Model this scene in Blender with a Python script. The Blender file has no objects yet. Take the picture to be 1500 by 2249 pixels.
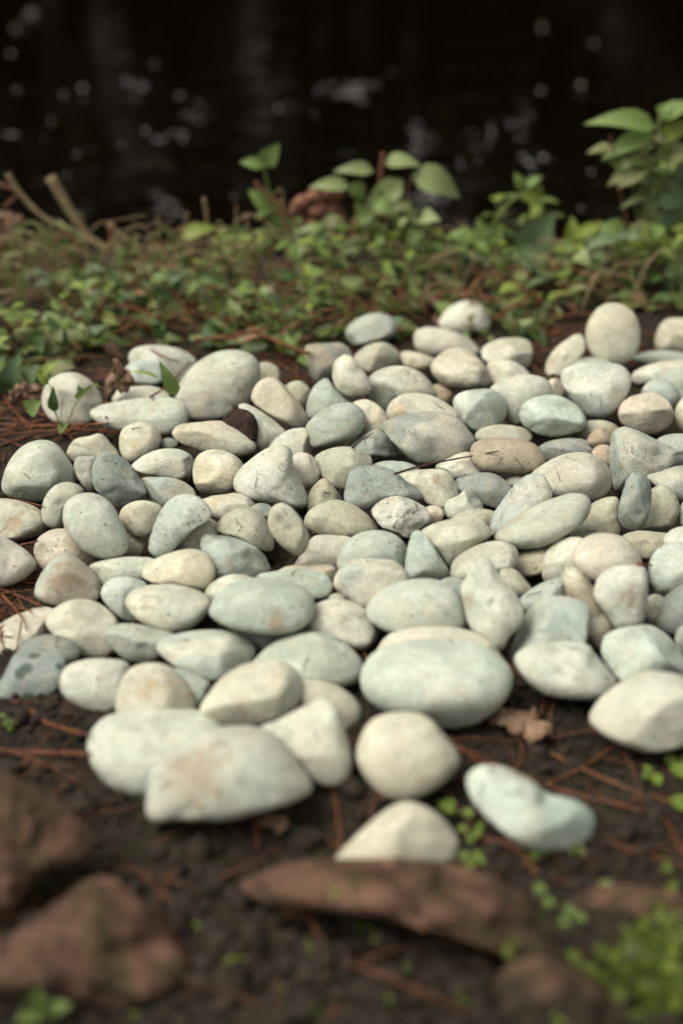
import bpy, bmesh, math, random
import numpy as np
from mathutils import Vector, Matrix

S = bpy.context.scene
COL = S.collection
R_ = math.radians
# ------------------------------------------------------------------ camera
PITCH = R_(26.1); CH = 0.374; FPX = 2800.0; PW, PH = 1500.0, 2249.0
cd = bpy.data.cameras.new('camera'); cam = bpy.data.objects.new('camera', cd); COL.objects.link(cam)
cam.location = (0, 0, CH); cam.rotation_euler = (math.pi/2 - PITCH, 0, 0)
cd.sensor_fit = 'VERTICAL'; cd.sensor_height = 36; cd.lens = FPX*36/PH
cd.clip_start = 0.02; cd.clip_end = 400
cd.dof.use_dof = True; cd.dof.focus_distance = 0.815; cd.dof.aperture_fstop = 3.4
S.camera = cam
# ------------------------------------------------------------------ sky and sun (overcast)
SUN_EL, SUN_AZ = R_(58), R_(-98)        # azimuth from +Y towards +X
w = bpy.data.worlds.new('World'); S.world = w; w.use_nodes = True
nt = w.node_tree; bg = nt.nodes['Background']
sky = nt.nodes.new('ShaderNodeTexSky'); sky.sky_type = 'NISHITA'; sky.sun_disc = False
sky.sun_elevation = SUN_EL; sky.sun_rotation = SUN_AZ; sky.dust_density = 6; sky.air_density = 1.5; sky.ozone_density = 0.5
hs = nt.nodes.new('ShaderNodeHueSaturation'); hs.inputs['Saturation'].default_value = 0.22
nt.links.new(sky.outputs[0], hs.inputs['Color'])
tn = nt.nodes.new('ShaderNodeMix'); tn.data_type = 'RGBA'; tn.blend_type = 'MULTIPLY'
tn.inputs[0].default_value = 1; tn.inputs[7].default_value = (0.985, 1.0, 0.90, 1)
nt.links.new(hs.outputs[0], tn.inputs[6]); nt.links.new(tn.outputs[2], bg.inputs['Color'])
bg.inputs['Strength'].default_value = 0.115
sl = bpy.data.lights.new('sun', 'SUN'); sl.energy = 1.25; sl.angle = R_(34); sl.color = (1, 0.95, 0.86)
so = bpy.data.objects.new('sun', sl); COL.objects.link(so)
sd = Vector((math.sin(SUN_AZ)*math.cos(SUN_EL), math.cos(SUN_AZ)*math.cos(SUN_EL), math.sin(SUN_EL)))
so.rotation_euler = sd.to_track_quat('Z', 'Y').to_euler(); so.location = (0, 0, 5)
S.view_settings.view_transform = 'Standard'; S.view_settings.look = 'None'
S.view_settings.exposure = 0.70; S.view_settings.gamma = 1; S.view_settings.use_curve_mapping = False
S.cycles.use_denoising = True; S.cycles.max_bounces = 8

# ------------------------------------------------------------------ geometry of view, used to lay things out on the ground
cp, sp = math.cos(PITCH), math.sin(PITCH)
RT = np.array([1., 0, 0]); UP = np.array([0, sp, cp]); FW = np.array([0, cp, -sp]); C0 = np.array([0, 0, CH])
def ray(px, py): return FW + RT*((px-PW/2)/FPX) + UP*((PH/2-py)/FPX)
def on_z(px, py, z=0.0):
    r = ray(px, py); return C0 + r*((z-CH)/r[2])
def on_y(px, py, y):
    r = ray(px, py); return C0 + r*(y/r[1])
def ground_h(x, y):
    x = np.asarray(x, float); y = np.asarray(y, float)
    mound = 0.012*np.exp(-(((x-0.05)/0.24)**4 + ((y-0.83)/0.22)**4))
    edge = 1.43 + 0.02*np.sin(x*7+1) + 0.015*np.sin(x*17)
    t = np.clip((y-edge)/0.12, 0, 1); t = t*t*(3-2*t)
    h = mound*(1-t) - 0.20*t
    far = np.clip((y-10.5)/3.0, 0, 1)
    h = h + far*0.9 + np.clip((y-15)/30, 0, 1)*13.0  # unseen rise beyond the wood, added to keep low sky out of the reflection
    near = np.clip((1.6-y)/0.3, 0, 1)
    h = h + near*np.clip((.50-y)/.1, 0, 1)*(.004*np.sin(x*61+y*40)*np.sin(y*75+x*23) + .003*np.sin(x*140+2)*np.sin(y*160))
    h = h + near*(0.0035*np.sin(x*31+y*17)*np.sin(y*43-x*9) + 0.002*np.sin(x*83+1)*np.sin(y*97+x*40))
    return h

def srgb(c):
    c = np.asarray(c, float)/255
    return np.where(c < .04045, c/12.92, ((c+.055)/1.055)**2.4)

# ------------------------------------------------------------------ helpers
def link(o, parent=None):
    COL.objects.link(o)
    if parent is not None: o.parent = parent
    return o
def mesh_obj(name, v, f, mat, parent=None, smooth=True):
    me = bpy.data.meshes.new(name); me.from_pydata([tuple(p) for p in v], [], [tuple(q) for q in f])
    me.polygons.foreach_set('use_smooth', [smooth]*len(me.polygons)); me.update()
    if mat: me.materials.append(mat)
    return link(bpy.data.objects.new(name, me), parent)
def tag(o, label=None, cat=None, group=None, kind=None):
    if label: o['label'] = label
    if cat: o['category'] = cat
    if group: o['group'] = group
    if kind: o['kind'] = kind
    return o
def empty(name, loc, label, cat, group=None):
    o = bpy.data.objects.new(name, None); o.empty_display_size = 0.01; o.location = tuple(loc); COL.objects.link(o)
    return tag(o, label, cat, group)
def catmull(P, n=8, closed=False):
    P = np.asarray(P, float); N = len(P); out = []
    segs = N if closed else N-1
    for i in range(segs):
        if closed: a, b, c, d = P[(i-1) % N], P[i], P[(i+1) % N], P[(i+2) % N]
        else: a, b, c, d = P[max(i-1, 0)], P[i], P[i+1], P[min(i+2, N-1)]
        for k in range(n):
            t = k/n
            out.append(0.5*((2*b) + (c-a)*t + (2*a-5*b+4*c-d)*t*t + (3*b-a-3*c+d)*t**3))
    if not closed: out.append(P[-1])
    return np.array(out)
def tube(P, r0, r1=None, seg=6, n=5):
    """tube along a smooth path; returns verts, faces"""
    Q = catmull(P, n) if len(P) > 2 else np.asarray(P, float)
    r1 = r0 if r1 is None else r1
    v, f = [], []
    for i, p in enumerate(Q):
        t = Q[min(i+1, len(Q)-1)] - Q[max(i-1, 0)]; t = t/(np.linalg.norm(t)+1e-9)
        a = np.cross(t, [0.13, 0.2, 1.0]); a /= (np.linalg.norm(a)+1e-9); b = np.cross(t, a)
        r = r0 + (r1-r0)*i/(len(Q)-1)
        for k in range(seg):
            an = 2*math.pi*k/seg; v.append(p + a*math.cos(an)*r + b*math.sin(an)*r)
        if i:
            o = (i-1)*seg
            for k in range(seg):
                f.append((o+k, o+(k+1) % seg, o+seg+(k+1) % seg, o+seg+k))
    f.append(tuple(range(seg))[::-1]); m = len(Q)*seg
    f.append(tuple(range(m-seg, m)))
    return v, f
def leaf_geo(base, tip, width, nrm=(0, 0, 1), curl=0.15, fold=0.25, sharp=1.0, st=6):
    """leaf blade from base to tip: a thin folded sheet with midrib"""
    base = np.asarray(base, float); tip = np.asarray(tip, float); ax = tip-base; L = np.linalg.norm(ax); ax = ax/L
    nrm = np.asarray(nrm, float); nrm = nrm - ax*np.dot(nrm, ax); nn = np.linalg.norm(nrm)
    nrm = nrm/nn if nn > 1e-4 else np.array([1., 0, 0])
    sd_ = np.cross(ax, nrm); v, f = [], []
    for i in range(st+1):
        t = i/st
        wd = width*0.56*(math.sin(math.pi*min(1, t**0.72))**0.8*(1-0.42*t*sharp) + 0.03)
        if i == st: wd = width*0.015
        c = base + ax*L*t + nrm*L*curl*math.sin(math.pi*t)*0.6 - nrm*L*curl*t*t*0.7
        up = nrm*wd*fold
        v += [c - sd_*wd + up, c - sd_*wd*0.5 + up*0.45, c, c + sd_*wd*0.5 + up*0.45, c + sd_*wd + up]
        if i:
            o = (i-1)*5
            for k in range(4): f.append((o+k, o+k+1, o+k+6, o+k+5))
    return v, f
class Acc:
    def __init__(s): s.v = []; s.f = []
    def add(s, vf):
        o = len(s.v); s.v += list(vf[0]); s.f += [tuple(i+o for i in q) for q in vf[1]]; return s
    def build(s, name, mat, parent=None, smooth=True): return mesh_obj(name, s.v, s.f, mat, parent, smooth)

# ------------------------------------------------------------------ materials
def newmat(name):
    m = bpy.data.materials.new(name); m.use_nodes = True
    b = m.node_tree.nodes['Principled BSDF']
    return m, m.node_tree, b
def N(nt, t, **k):
    n = nt.nodes.new(t)
    for a, b in k.items(): setattr(n, a, b)
    return n
def mathn(nt, op, a, b=None, c=None, clamp=False):
    n = N(nt, 'ShaderNodeMath', operation=op); n.use_clamp = clamp
    for i, x in enumerate((a, b, c)):
        if x is None: continue
        if isinstance(x, (int, float)): n.inputs[i].default_value = x
        else: nt.links.new(x, n.inputs[i])
    return n.outputs[0]
def mixc(nt, fac, a, b, mode='MIX'):
    n = N(nt, 'ShaderNodeMix', data_type='RGBA', blend_type=mode)
    for i, x in ((0, fac), (6, a), (7, b)):
        if isinstance(x, (int, float)): n.inputs[i].default_value = x
        elif isinstance(x, tuple): n.inputs[i].default_value = (*x, 1)
        else: nt.links.new(x, n.inputs[i])
    return n.outputs[2]
def noise(nt, vec, scale, detail=3, rough=0.5, dist=0):
    n = N(nt, 'ShaderNodeTexNoise'); n.inputs['Scale'].default_value = scale; n.inputs['Detail'].default_value = detail
    n.inputs['Roughness'].default_value = rough; n.inputs['Distortion'].default_value = dist
    if vec is not None: nt.links.new(vec, n.inputs['Vector'])
    return n.outputs['Fac']
def ramp(nt, x, a, b, lo=0.0, hi=1.0):
    n = N(nt, 'ShaderNodeMapRange', interpolation_type='SMOOTHSTEP')
    nt.links.new(x, n.inputs[0])
    for i, q in zip((1, 2, 3, 4), (a, b, lo, hi)): n.inputs[i].default_value = q
    return n.outputs[0]
def attr(nt, name):
    n = N(nt, 'ShaderNodeAttribute', attribute_type='OBJECT', attribute_name=name); return n
def bump(nt, bsdf, h, strength, dist, prev=None):
    n = N(nt, 'ShaderNodeBump'); n.inputs['Strength'].default_value = strength; n.inputs['Distance'].default_value = dist
    nt.links.new(h, n.inputs['Height'])
    if prev: nt.links.new(prev, n.inputs['Normal'])
    nt.links.new(n.outputs[0], bsdf.inputs['Normal']); return n.outputs[0]

def pebble_material():
    m, nt, b = newmat('pebble_stone'); L = nt.links
    tc = N(nt, 'ShaderNodeTexCoord'); oi = N(nt, 'ShaderNodeObjectInfo')
    off = N(nt, 'ShaderNodeVectorMath', operation='SCALE'); L.new(oi.outputs['Random'], off.inputs['Scale']); off.inputs[0].default_value = (7.1, 3.7, 5.3)
    ad = N(nt, 'ShaderNodeVectorMath', operation='ADD'); L.new(tc.outputs['Object'], ad.inputs[0]); L.new(off.outputs[0], ad.inputs[1])
    v = ad.outputs[0]
    ca, cb = attr(nt, 'tone_a').outputs['Color'], attr(nt, 'tone_b').outputs['Color']
    spk = attr(nt, 'speckle').outputs['Fac']; stn = attr(nt, 'stain').outputs['Fac']; ven = attr(nt, 'vein').outputs['Fac']
    patch = ramp(nt, noise(nt, v, 26, 4, .55, .6), .40, .66)
    col = mixc(nt, mathn(nt, 'MULTIPLY', patch, .78), ca, cb)
    # broad mottling
    mot = noise(nt, v, 70, 6, .62, .3)
    col = mixc(nt, 1.0, col, mixc(nt, ramp(nt, mot, .30, .70), (.85, .85, .84), (1.08, 1.08, 1.08)), 'MULTIPLY')
    blo = noise(nt, v, 210, 5, .7, .4)
    col = mixc(nt, 1.0, col, mixc(nt, ramp(nt, blo, .32, .68), (.88, .875, .86), (1.06, 1.06, 1.06)), 'MULTIPLY')
    # strata bands, on the stones that have them
    mpb = N(nt, 'ShaderNodeMapping'); L.new(v, mpb.inputs[0]); mpb.inputs['Rotation'].default_value = (.5, .35, .2); mpb.inputs['Scale'].default_value = (.16, .3, 1)
    bd_ = ramp(nt, noise(nt, mpb.outputs[0], 190, 3, .6, .25), .46, .60)
    col = mixc(nt, mathn(nt, 'MULTIPLY', bd_, attr(nt, 'bands').outputs['Fac']), col, mixc(nt, 1.0, cb, (.72, .72, .66), 'MULTIPLY'))
    warm = ramp(nt, noise(nt, v, 48, 4, .6, 1.0), .50, .72)
    col = mixc(nt, mathn(nt, 'MULTIPLY', warm, .30), col, (0.46, 0.37, 0.26))
    # fine grain
    gr = noise(nt, v, 620, 3, .75)
    col = mixc(nt, 1.0, col, mixc(nt, ramp(nt, gr, .25, .75), (.83, .83, .82), (1.12, 1.12, 1.12)), 'MULTIPLY')
    # dark specks
    sn = noise(nt, v, 330, 4, .8)
    th = mathn(nt, 'SUBTRACT', .70, mathn(nt, 'MULTIPLY', spk, .12))
    sm = mathn(nt, 'MULTIPLY', mathn(nt, 'SUBTRACT', sn, th), 22, clamp=True)
    dens = ramp(nt, noise(nt, v, 60, 3), .35, .6, .25, 1)
    sm = mathn(nt, 'MULTIPLY', mathn(nt, 'MULTIPLY', sm, dens), mathn(nt, 'MULTIPLY_ADD', spk, .75, .18))
    col = mixc(nt, sm, col, (0.07, 0.06, 0.045))
    # one larger mark of its own colour
    ds = N(nt, 'ShaderNodeVectorMath', operation='DISTANCE'); L.new(tc.outputs['Object'], ds.inputs[0]); L.new(attr(nt, 'mark_at').outputs['Vector'], ds.inputs[1])
    dn = mathn(nt, 'ADD', mathn(nt, 'DIVIDE', ds.outputs['Value'], attr(nt, 'mark_size').outputs['Fac']), mathn(nt, 'MULTIPLY', mathn(nt, 'SUBTRACT', noise(nt, v, 60, 7, .72, 1.6), .5), 5.0))
    col = mixc(nt, mathn(nt, 'MULTIPLY', ramp(nt, dn, .15, 1.5, 1, 0), .62), col, mixc(nt, 1.0, attr(nt, 'tone_c').outputs['Color'], mixc(nt, blo, (.8, .8, .8), (1.2, 1.2, 1.2)), 'MULTIPLY'))
    # rusty stains
    st = ramp(nt, noise(nt, v, 55, 5, .6, 1.5), .56, .70)
    col = mixc(nt, mathn(nt, 'MULTIPLY', st, stn), col, (0.30, 0.165, 0.06))
    # veins / cracks
    vn = noise(nt, v, 34, 4, .6, 2.2)
    vl = mathn(nt, 'SUBTRACT', 1, mathn(nt, 'MULTIPLY', mathn(nt, 'ABSOLUTE', mathn(nt, 'SUBTRACT', vn, .5)), 55), clamp=True)
    vm = mathn(nt, 'MULTIPLY', mathn(nt, 'MULTIPLY', vl, ramp(nt, noise(nt, v, 40, 2), .48, .6)), mathn(nt, 'MULTIPLY_ADD', ven, 1.2, .12), clamp=True)
    col = mixc(nt, vm, col, (0.14, 0.10, 0.065))
    # soil splashed on the underside, by the ground
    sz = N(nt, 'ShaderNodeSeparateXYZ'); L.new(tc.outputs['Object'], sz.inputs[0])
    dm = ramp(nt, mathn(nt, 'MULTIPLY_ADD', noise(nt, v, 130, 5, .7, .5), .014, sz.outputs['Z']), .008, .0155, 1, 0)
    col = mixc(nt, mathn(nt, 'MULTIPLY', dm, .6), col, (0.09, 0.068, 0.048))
    # round dark blotches
    vo = N(nt, 'ShaderNodeTexVoronoi'); vo.inputs['Scale'].default_value = 105; L.new(v, vo.inputs['Vector'])
    sp_ = mathn(nt, 'MULTIPLY', ramp(nt, vo.outputs['Distance'], .34, .44, 1, 0), attr(nt, 'spots').outputs['Fac'])
    col = mixc(nt, mathn(nt, 'MULTIPLY', sp_, .8), col, (0.035, 0.055, 0.042))
    L.new(col, b.inputs['Base Color'])
    b.inputs['Roughness'].default_value = .78
    b.inputs['Specular IOR Level'].default_value = .3
    n0 = bump(nt, b, noise(nt, v, 38, 4, .55, .5), .5, .0035)
    n1 = bump(nt, b, blo, .5, .0010, n0)
    n2 = bump(nt, b, mathn(nt, 'SUBTRACT', gr, mathn(nt, 'MULTIPLY', sm, .8)), .6, .0006, n1)
    bump(nt, b, mathn(nt, 'MULTIPLY', vm, -1), .5, .0008, n2)
    return m

def leaf_material(name='leaf_green', trans=.35):
    m, nt, b = newmat(name); L = nt.links
    geo = N(nt, 'ShaderNodeNewGeometry'); tc = N(nt, 'ShaderNodeTexCoord')
    ca, cb = attr(nt, 'tone_a').outputs['Color'], attr(nt, 'tone_b').outputs['Color']
    col = mixc(nt, geo.outputs['Random Per Island'], ca, cb)
    nz = noise(nt, tc.outputs['Object'], 160, 4, .6)
    col = mixc(nt, 1.0, col, mixc(nt, nz, (.6, .6, .6), (1.35, 1.35, 1.3)), 'MULTIPLY')
    L.new(col, b.inputs['Base Color']); b.inputs['Roughness'].default_value = .5
    b.inputs['Specular IOR Level'].default_value = .35
    tr = N(nt, 'ShaderNodeBsdfTranslucent'); L.new(col, tr.inputs['Color'])
    mx = N(nt, 'ShaderNodeMixShader'); mx.inputs[0].default_value = trans
    out = nt.nodes['Material Output']
    L.new(b.outputs[0], mx.inputs[1]); L.new(tr.outputs[0], mx.inputs[2]); L.new(mx.outputs[0], out.inputs['Surface'])
    bump(nt, b, nz, .3, .0006)
    return m

def plain_material(name, a, bcol, scale, rough=.8, bs=.5, bd=.001, spec=.3, detail=6):
    m, nt, b = newmat(name); tc = N(nt, 'ShaderNodeTexCoord'); v = tc.outputs['Object']
    nz = noise(nt, v, scale, detail, .62, .4)
    nt.links.new(mixc(nt, ramp(nt, nz, .3, .7), a, bcol), b.inputs['Base Color'])
    b.inputs['Roughness'].default_value = rough; b.inputs['Specular IOR Level'].default_value = spec
    bump(nt, b, nz, bs, bd)
    return m

def soil_material():
    m, nt, b = newmat('dark_soil'); L = nt.links; tc = N(nt, 'ShaderNodeTexCoord'); v = tc.outputs['Object']
    n1 = noise(nt, v, 28, 6, .65, .5); n2 = noise(nt, v, 240, 5, .7); n3 = noise(nt, v, 9, 4, .6)
    col = mixc(nt, ramp(nt, n1, .3, .7), (0.009, 0.006, 0.0038), (0.032, 0.021, 0.013))
    col = mixc(nt, ramp(nt, n2, .45, .75), col, (0.065, 0.047, 0.035))
    col = mixc(nt, mathn(nt, 'MULTIPLY', ramp(nt, n3, .5, .68), ramp(nt, n2, .35, .6)), col, (0.030, 0.036, 0.010))
    fl = mathn(nt, 'GREATER_THAN', noise(nt, v, 700, 2, .6), .74)
    col = mixc(nt, fl, col, (0.20, 0.15, 0.10))
    L.new(col, b.inputs['Base Color']); b.inputs['Roughness'].default_value = .85
    b.inputs['Specular IOR Level'].default_value = .2
    p = bump(nt, b, n1, .9, .01); bump(nt, b, n2, .9, .004, p)
    return m

def water_material():
    m, nt, b = newmat('pond_water'); L = nt.links; tc = N(nt, 'ShaderNodeTexCoord'); v = tc.outputs['Object']
    b.inputs['Base Color'].default_value = (0.002, 0.0012, 0.0004, 1); b.inputs['Roughness'].default_value = .03
    b.inputs['IOR'].default_value = 1.33
    mp = N(nt, 'ShaderNodeMapping'); L.new(v, mp.inputs[0]); mp.inputs['Scale'].default_value = (1, 1.6, 1)
    r1 = noise(nt, mp.outputs[0], 2.2, 3, .55, .6); r2 = noise(nt, mp.outputs[0], 24, 3, .5, 1.2)
    msk = ramp(nt, noise(nt, v, 2.6, 3, .6, .4), .58, .72, .0, .6)
    p = bump(nt, b, r1, .14, .08)
    bump(nt, b, mathn(nt, 'MULTIPLY', r2, msk), .3, .018, p)
    return m

def red_rock_material():
    m, nt, b = newmat('red_brown_rock'); L = nt.links; tc = N(nt, 'ShaderNodeTexCoord'); v = tc.outputs['Object']
    n1 = noise(nt, v, 40, 6, .65, .6); n2 = noise(nt, v, 200, 5, .7); n3 = noise(nt, v, 22, 5, .6, .5)
    sx = N(nt, 'ShaderNodeSeparateXYZ'); L.new(v, sx.inputs[0])
    col = mixc(nt, ramp(nt, n1, .35, .66), (0.060, 0.033, 0.022), (0.23, 0.118, 0.080))
    col = mixc(nt, ramp(nt, n2, .5, .75), col, (0.17, 0.105, 0.072))
    moss = mathn(nt, 'MULTIPLY', ramp(nt, n3, .44, .58), .85)
    col = mixc(nt, moss, col, (0.048, 0.042, 0.017))
    # soil caked on the lower part of the rock, where rain splashes it
    lv = attr(nt, 'soil_line').outputs['Fac']
    side = mathn(nt, 'ADD', mathn(nt, 'ADD', mathn(nt, 'MULTIPLY', sx.outputs['Z'], .6), mathn(nt, 'MULTIPLY', sx.outputs['Y'], .8)), mathn(nt, 'MULTIPLY', sx.outputs['X'], .35))
    t = mathn(nt, 'MULTIPLY_ADD', n1, .03, mathn(nt, 'SUBTRACT', side, lv))
    dirt = ramp(nt, t, .010, .020, 1, 0)
    dc = mixc(nt, ramp(nt, n2, .35, .65), (0.012, 0.009, 0.006), (0.050, 0.036, 0.022))
    col = mixc(nt, dirt, col, dc)
    L.new(col, b.inputs['Base Color']); b.inputs['Roughness'].default_value = .85; b.inputs['Specular IOR Level'].default_value = .2
    p = bump(nt, b, n1, 1.0, .012); bump(nt, b, n2, 1.0, .003, p)
    return m

M_PEB = pebble_material(); M_SOIL = soil_material(); M_WATER = water_material(); M_ROCK = red_rock_material()
M_LEAF = leaf_material(); M_NEEDLE = plain_material('pine_needle', (0.060, 0.020, 0.010), (0.20, 0.072, 0.028), 60, .6, .2)
M_STRAW = plain_material('dry_stalk', (0.19, 0.115, 0.06), (0.27, 0.22, 0.12), 50, .7, .3)
M_STEM = plain_material('green_stem', (0.09, 0.12, 0.03), (0.16, 0.19, 0.06), 50, .6, .2)
M_RSTEM = plain_material('red_stem', (0.13, 0.045, 0.025), (0.20, 0.09, 0.05), 50, .6, .2)
M_DRY = plain_material('dry_leaf', (0.14, 0.078, 0.048), (0.29, 0.18, 0.12), 90, .7, .5)
M_TWIG = plain_material('dark_twig', (0.045, 0.018, 0.014), (0.10, 0.04, 0.03), 90, .6, .3)
M_SEED = plain_material('seed_ball', (0.018, 0.009, 0.007), (0.065, 0.035, 0.025), 420, .9, 1.0, .003)
M_POD = plain_material('withered_pod', (0.085, 0.03, 0.02), (0.26, 0.12, 0.07), 130, .8, .7)
M_BARK = plain_material('bark', (0.03, 0.024, 0.017), (0.07, 0.055, 0.04), 6, .9)
M_CLOD = plain_material('soil_clod', (0.010, 0.007, 0.005), (0.045, 0.030, 0.019), 250, .9, .9, .003)
M_GLINT_PETAL = plain_material('floating_speck', (0.45, 0.42, 0.38), (0.6, 0.5, 0.45), 60, .5)  # pale tone of the weed petals and of the pond's modelled sparkles
M_SKY_SWIRL = plain_material('foam_wisp', (0.16, 0.15, 0.16), (0.30, 0.28, 0.29), 60, .5)  # pale colour standing for swirls of reflected sky on the water
def tones(o, a, b):
    o['tone_a'] = [float(x) for x in a]; o['tone_b'] = [float(x) for x in b]; return o
LG = dict(sprout=((.13, .20, .035), (.20, .27, .05)), moss=((.085, .115, .02), (.16, .20, .035)), yel=((.20, .26, .045), (.25, .31, .06)), mid=((.13, .19, .05), (.18, .25, .07)), pale=((.22, .27, .11), (.27, .32, .14)),
          dark=((.05, .095, .028), (.085, .14, .04)), olive=((.16, .17, .06), (.20, .21, .085)), blue=((.11, .165, .075), (.15, .20, .10)),
          brown=((.17, .09, .05), (.27, .15, .09)))

# ------------------------------------------------------------------ ground, one sheet to the far side of the pond and beyond
def axis(parts):
    out = []
    for a, b, n in parts: out += list(np.linspace(a, b, n, endpoint=False))
    return np.array(out + [parts[-1][1]])
gx = axis([(-90, -6, 14), (-6, -.7, 20), (-.7, .7, 200), (.7, 6, 20), (6, 90, 14)])
gy = axis([(-60, -1, 14), (-1, .15, 20), (.15, 1.65, 220), (1.65, 10, 24), (10, 16, 16), (16, 160, 16)])
X, Y = np.meshgrid(gx, gy); Z = ground_h(X, Y)
rs = np.random.RandomState(3)
near = ((np.abs(X) < .7) & (Y > .15) & (Y < 1.6))
Z = Z + near*rs.normal(0, .0011, X.shape)
nx, ny = len(gx), len(gy)
V = np.stack([X.ravel(), Y.ravel(), Z.ravel()], 1)
F = [(j*nx+i, j*nx+i+1, (j+1)*nx+i+1, (j+1)*nx+i) for j in range(ny-1) for i in range(nx-1)]
tag(mesh_obj('ground', V, F, M_SOIL), kind='structure', label='dark damp soil of the bank and the pond bed')
wv = [(-90, 1.30, -.085), (90, 1.30, -.085), (90, 12.5, -.085), (-90, 12.5, -.085)]
tag(mesh_obj('water', wv, [(0, 1, 2, 3)], M_WATER, smooth=False), kind='structure', label='dark still pond water with faint ripples')

# ------------------------------------------------------------------ the wood on the far bank (seen only mirrored in the water)
rs = np.random.RandomState(11)
def far_wood():
    K = 60000
    x = rs.uniform(-22, 22, K); y = rs.uniform(11.5, 17, K); z = rs.uniform(0, 1, K)**.85*17 + .2
    low = rs.rand(K) < .16; y = np.where(low, rs.uniform(10.4, 12.5, K), y); z = np.where(low, rs.uniform(0, 1.3, K)+np.clip((y-10.5)/3, 0, 1)*.9, z)
    # crowns: clumps with gaps
    cl = np.sin(x*1.3+2)*np.sin(z*1.1+x*.3) + .6*np.sin(x*3.1+z*2.3) + .2*rs.normal(size=K)
    keep = (cl > -1.0) | (z < 1.5)
    gap = (np.abs(x-0.83-(y-12)*.06) < .12+.03*z) & (z > 3.0)
    keep &= ~gap
    x, y, z = x[keep], y[keep], z[keep]; K = len(x)
    s = rs.uniform(.16, .42, K)
    a = rs.normal(size=(K, 3)); a /= np.linalg.norm(a, axis=1)[:, None]
    b = np.cross(a, rs.normal(size=(K, 3))); b /= np.linalg.norm(b, axis=1)[:, None]
    c = np.stack([x, y, z], 1); s = s[:, None]
    v = np.concatenate([c-a*s, c-b*s*.5, c+a*s, c+b*s*.5], 1).reshape(-1, 3)
    f = np.arange(4*K).reshape(-1, 4)
    o = mesh_obj('far_wood', v, f.tolist(), M_LEAF, smooth=False)
    tones(o, (.010, .006, .002), (.020, .012, .0035)); tag(o, 'dark wood on the far bank mirrored in the pond', kind='stuff')
    acc = Acc()
    for i in range(26):
        tx = -20 + i*1.6 + rs.uniform(-.5, .5); ty = rs.uniform(12.5, 16)
        acc.add(tube([(tx, ty, -.2), (tx+rs.uniform(-.2, .2), ty, 4), (tx+rs.uniform(-.6, .6), ty, 10)], rs.uniform(.12, .25), .06, 7))
    tag(acc.build('far_trunks', M_BARK), 'trunks in the wood on the far bank', kind='stuff')
far_wood()

# ------------------------------------------------------------------ stones
def ico(sub):
    bm = bmesh.new(); bmesh.ops.create_icosphere(bm, subdivisions=sub, radius=1)
    v = np.array([p.co[:] for p in bm.verts]); f = [tuple(q.index for q in p.verts) for p in bm.faces]; bm.free(); return v, f
ICO_V, ICO_F = ico(5); ICO5_V, ICO5_F = ico(6)
def outline(pts):
    P = catmull(pts, 10, True); c = (P.max(0)+P.min(0))/2
    # area centroid
    x, y = P[:, 0], P[:, 1]; x2, y2 = np.roll(x, -1), np.roll(y, -1); cr = x*y2-x2*y; A = cr.sum()/2
    c = np.array([((x+x2)*cr).sum(), ((y+y2)*cr).sum()])/(6*A)
    d = P-c; th = np.arctan2(-d[:, 1], d[:, 0]); r = np.hypot(d[:, 0], d[:, 1])
    g = np.linspace(-math.pi, math.pi, 181)[:-1]; o = np.argsort(th)
    rr = np.interp(g, th[o], r[o], period=2*math.pi)
    k = np.exp(-.5*(np.arange(-4, 5)/1.1)**2); k /= k.sum()
    rr = sum(k[i+4]*np.roll(rr, i) for i in range(-4, 5))
    return c, P, g, rr
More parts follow.
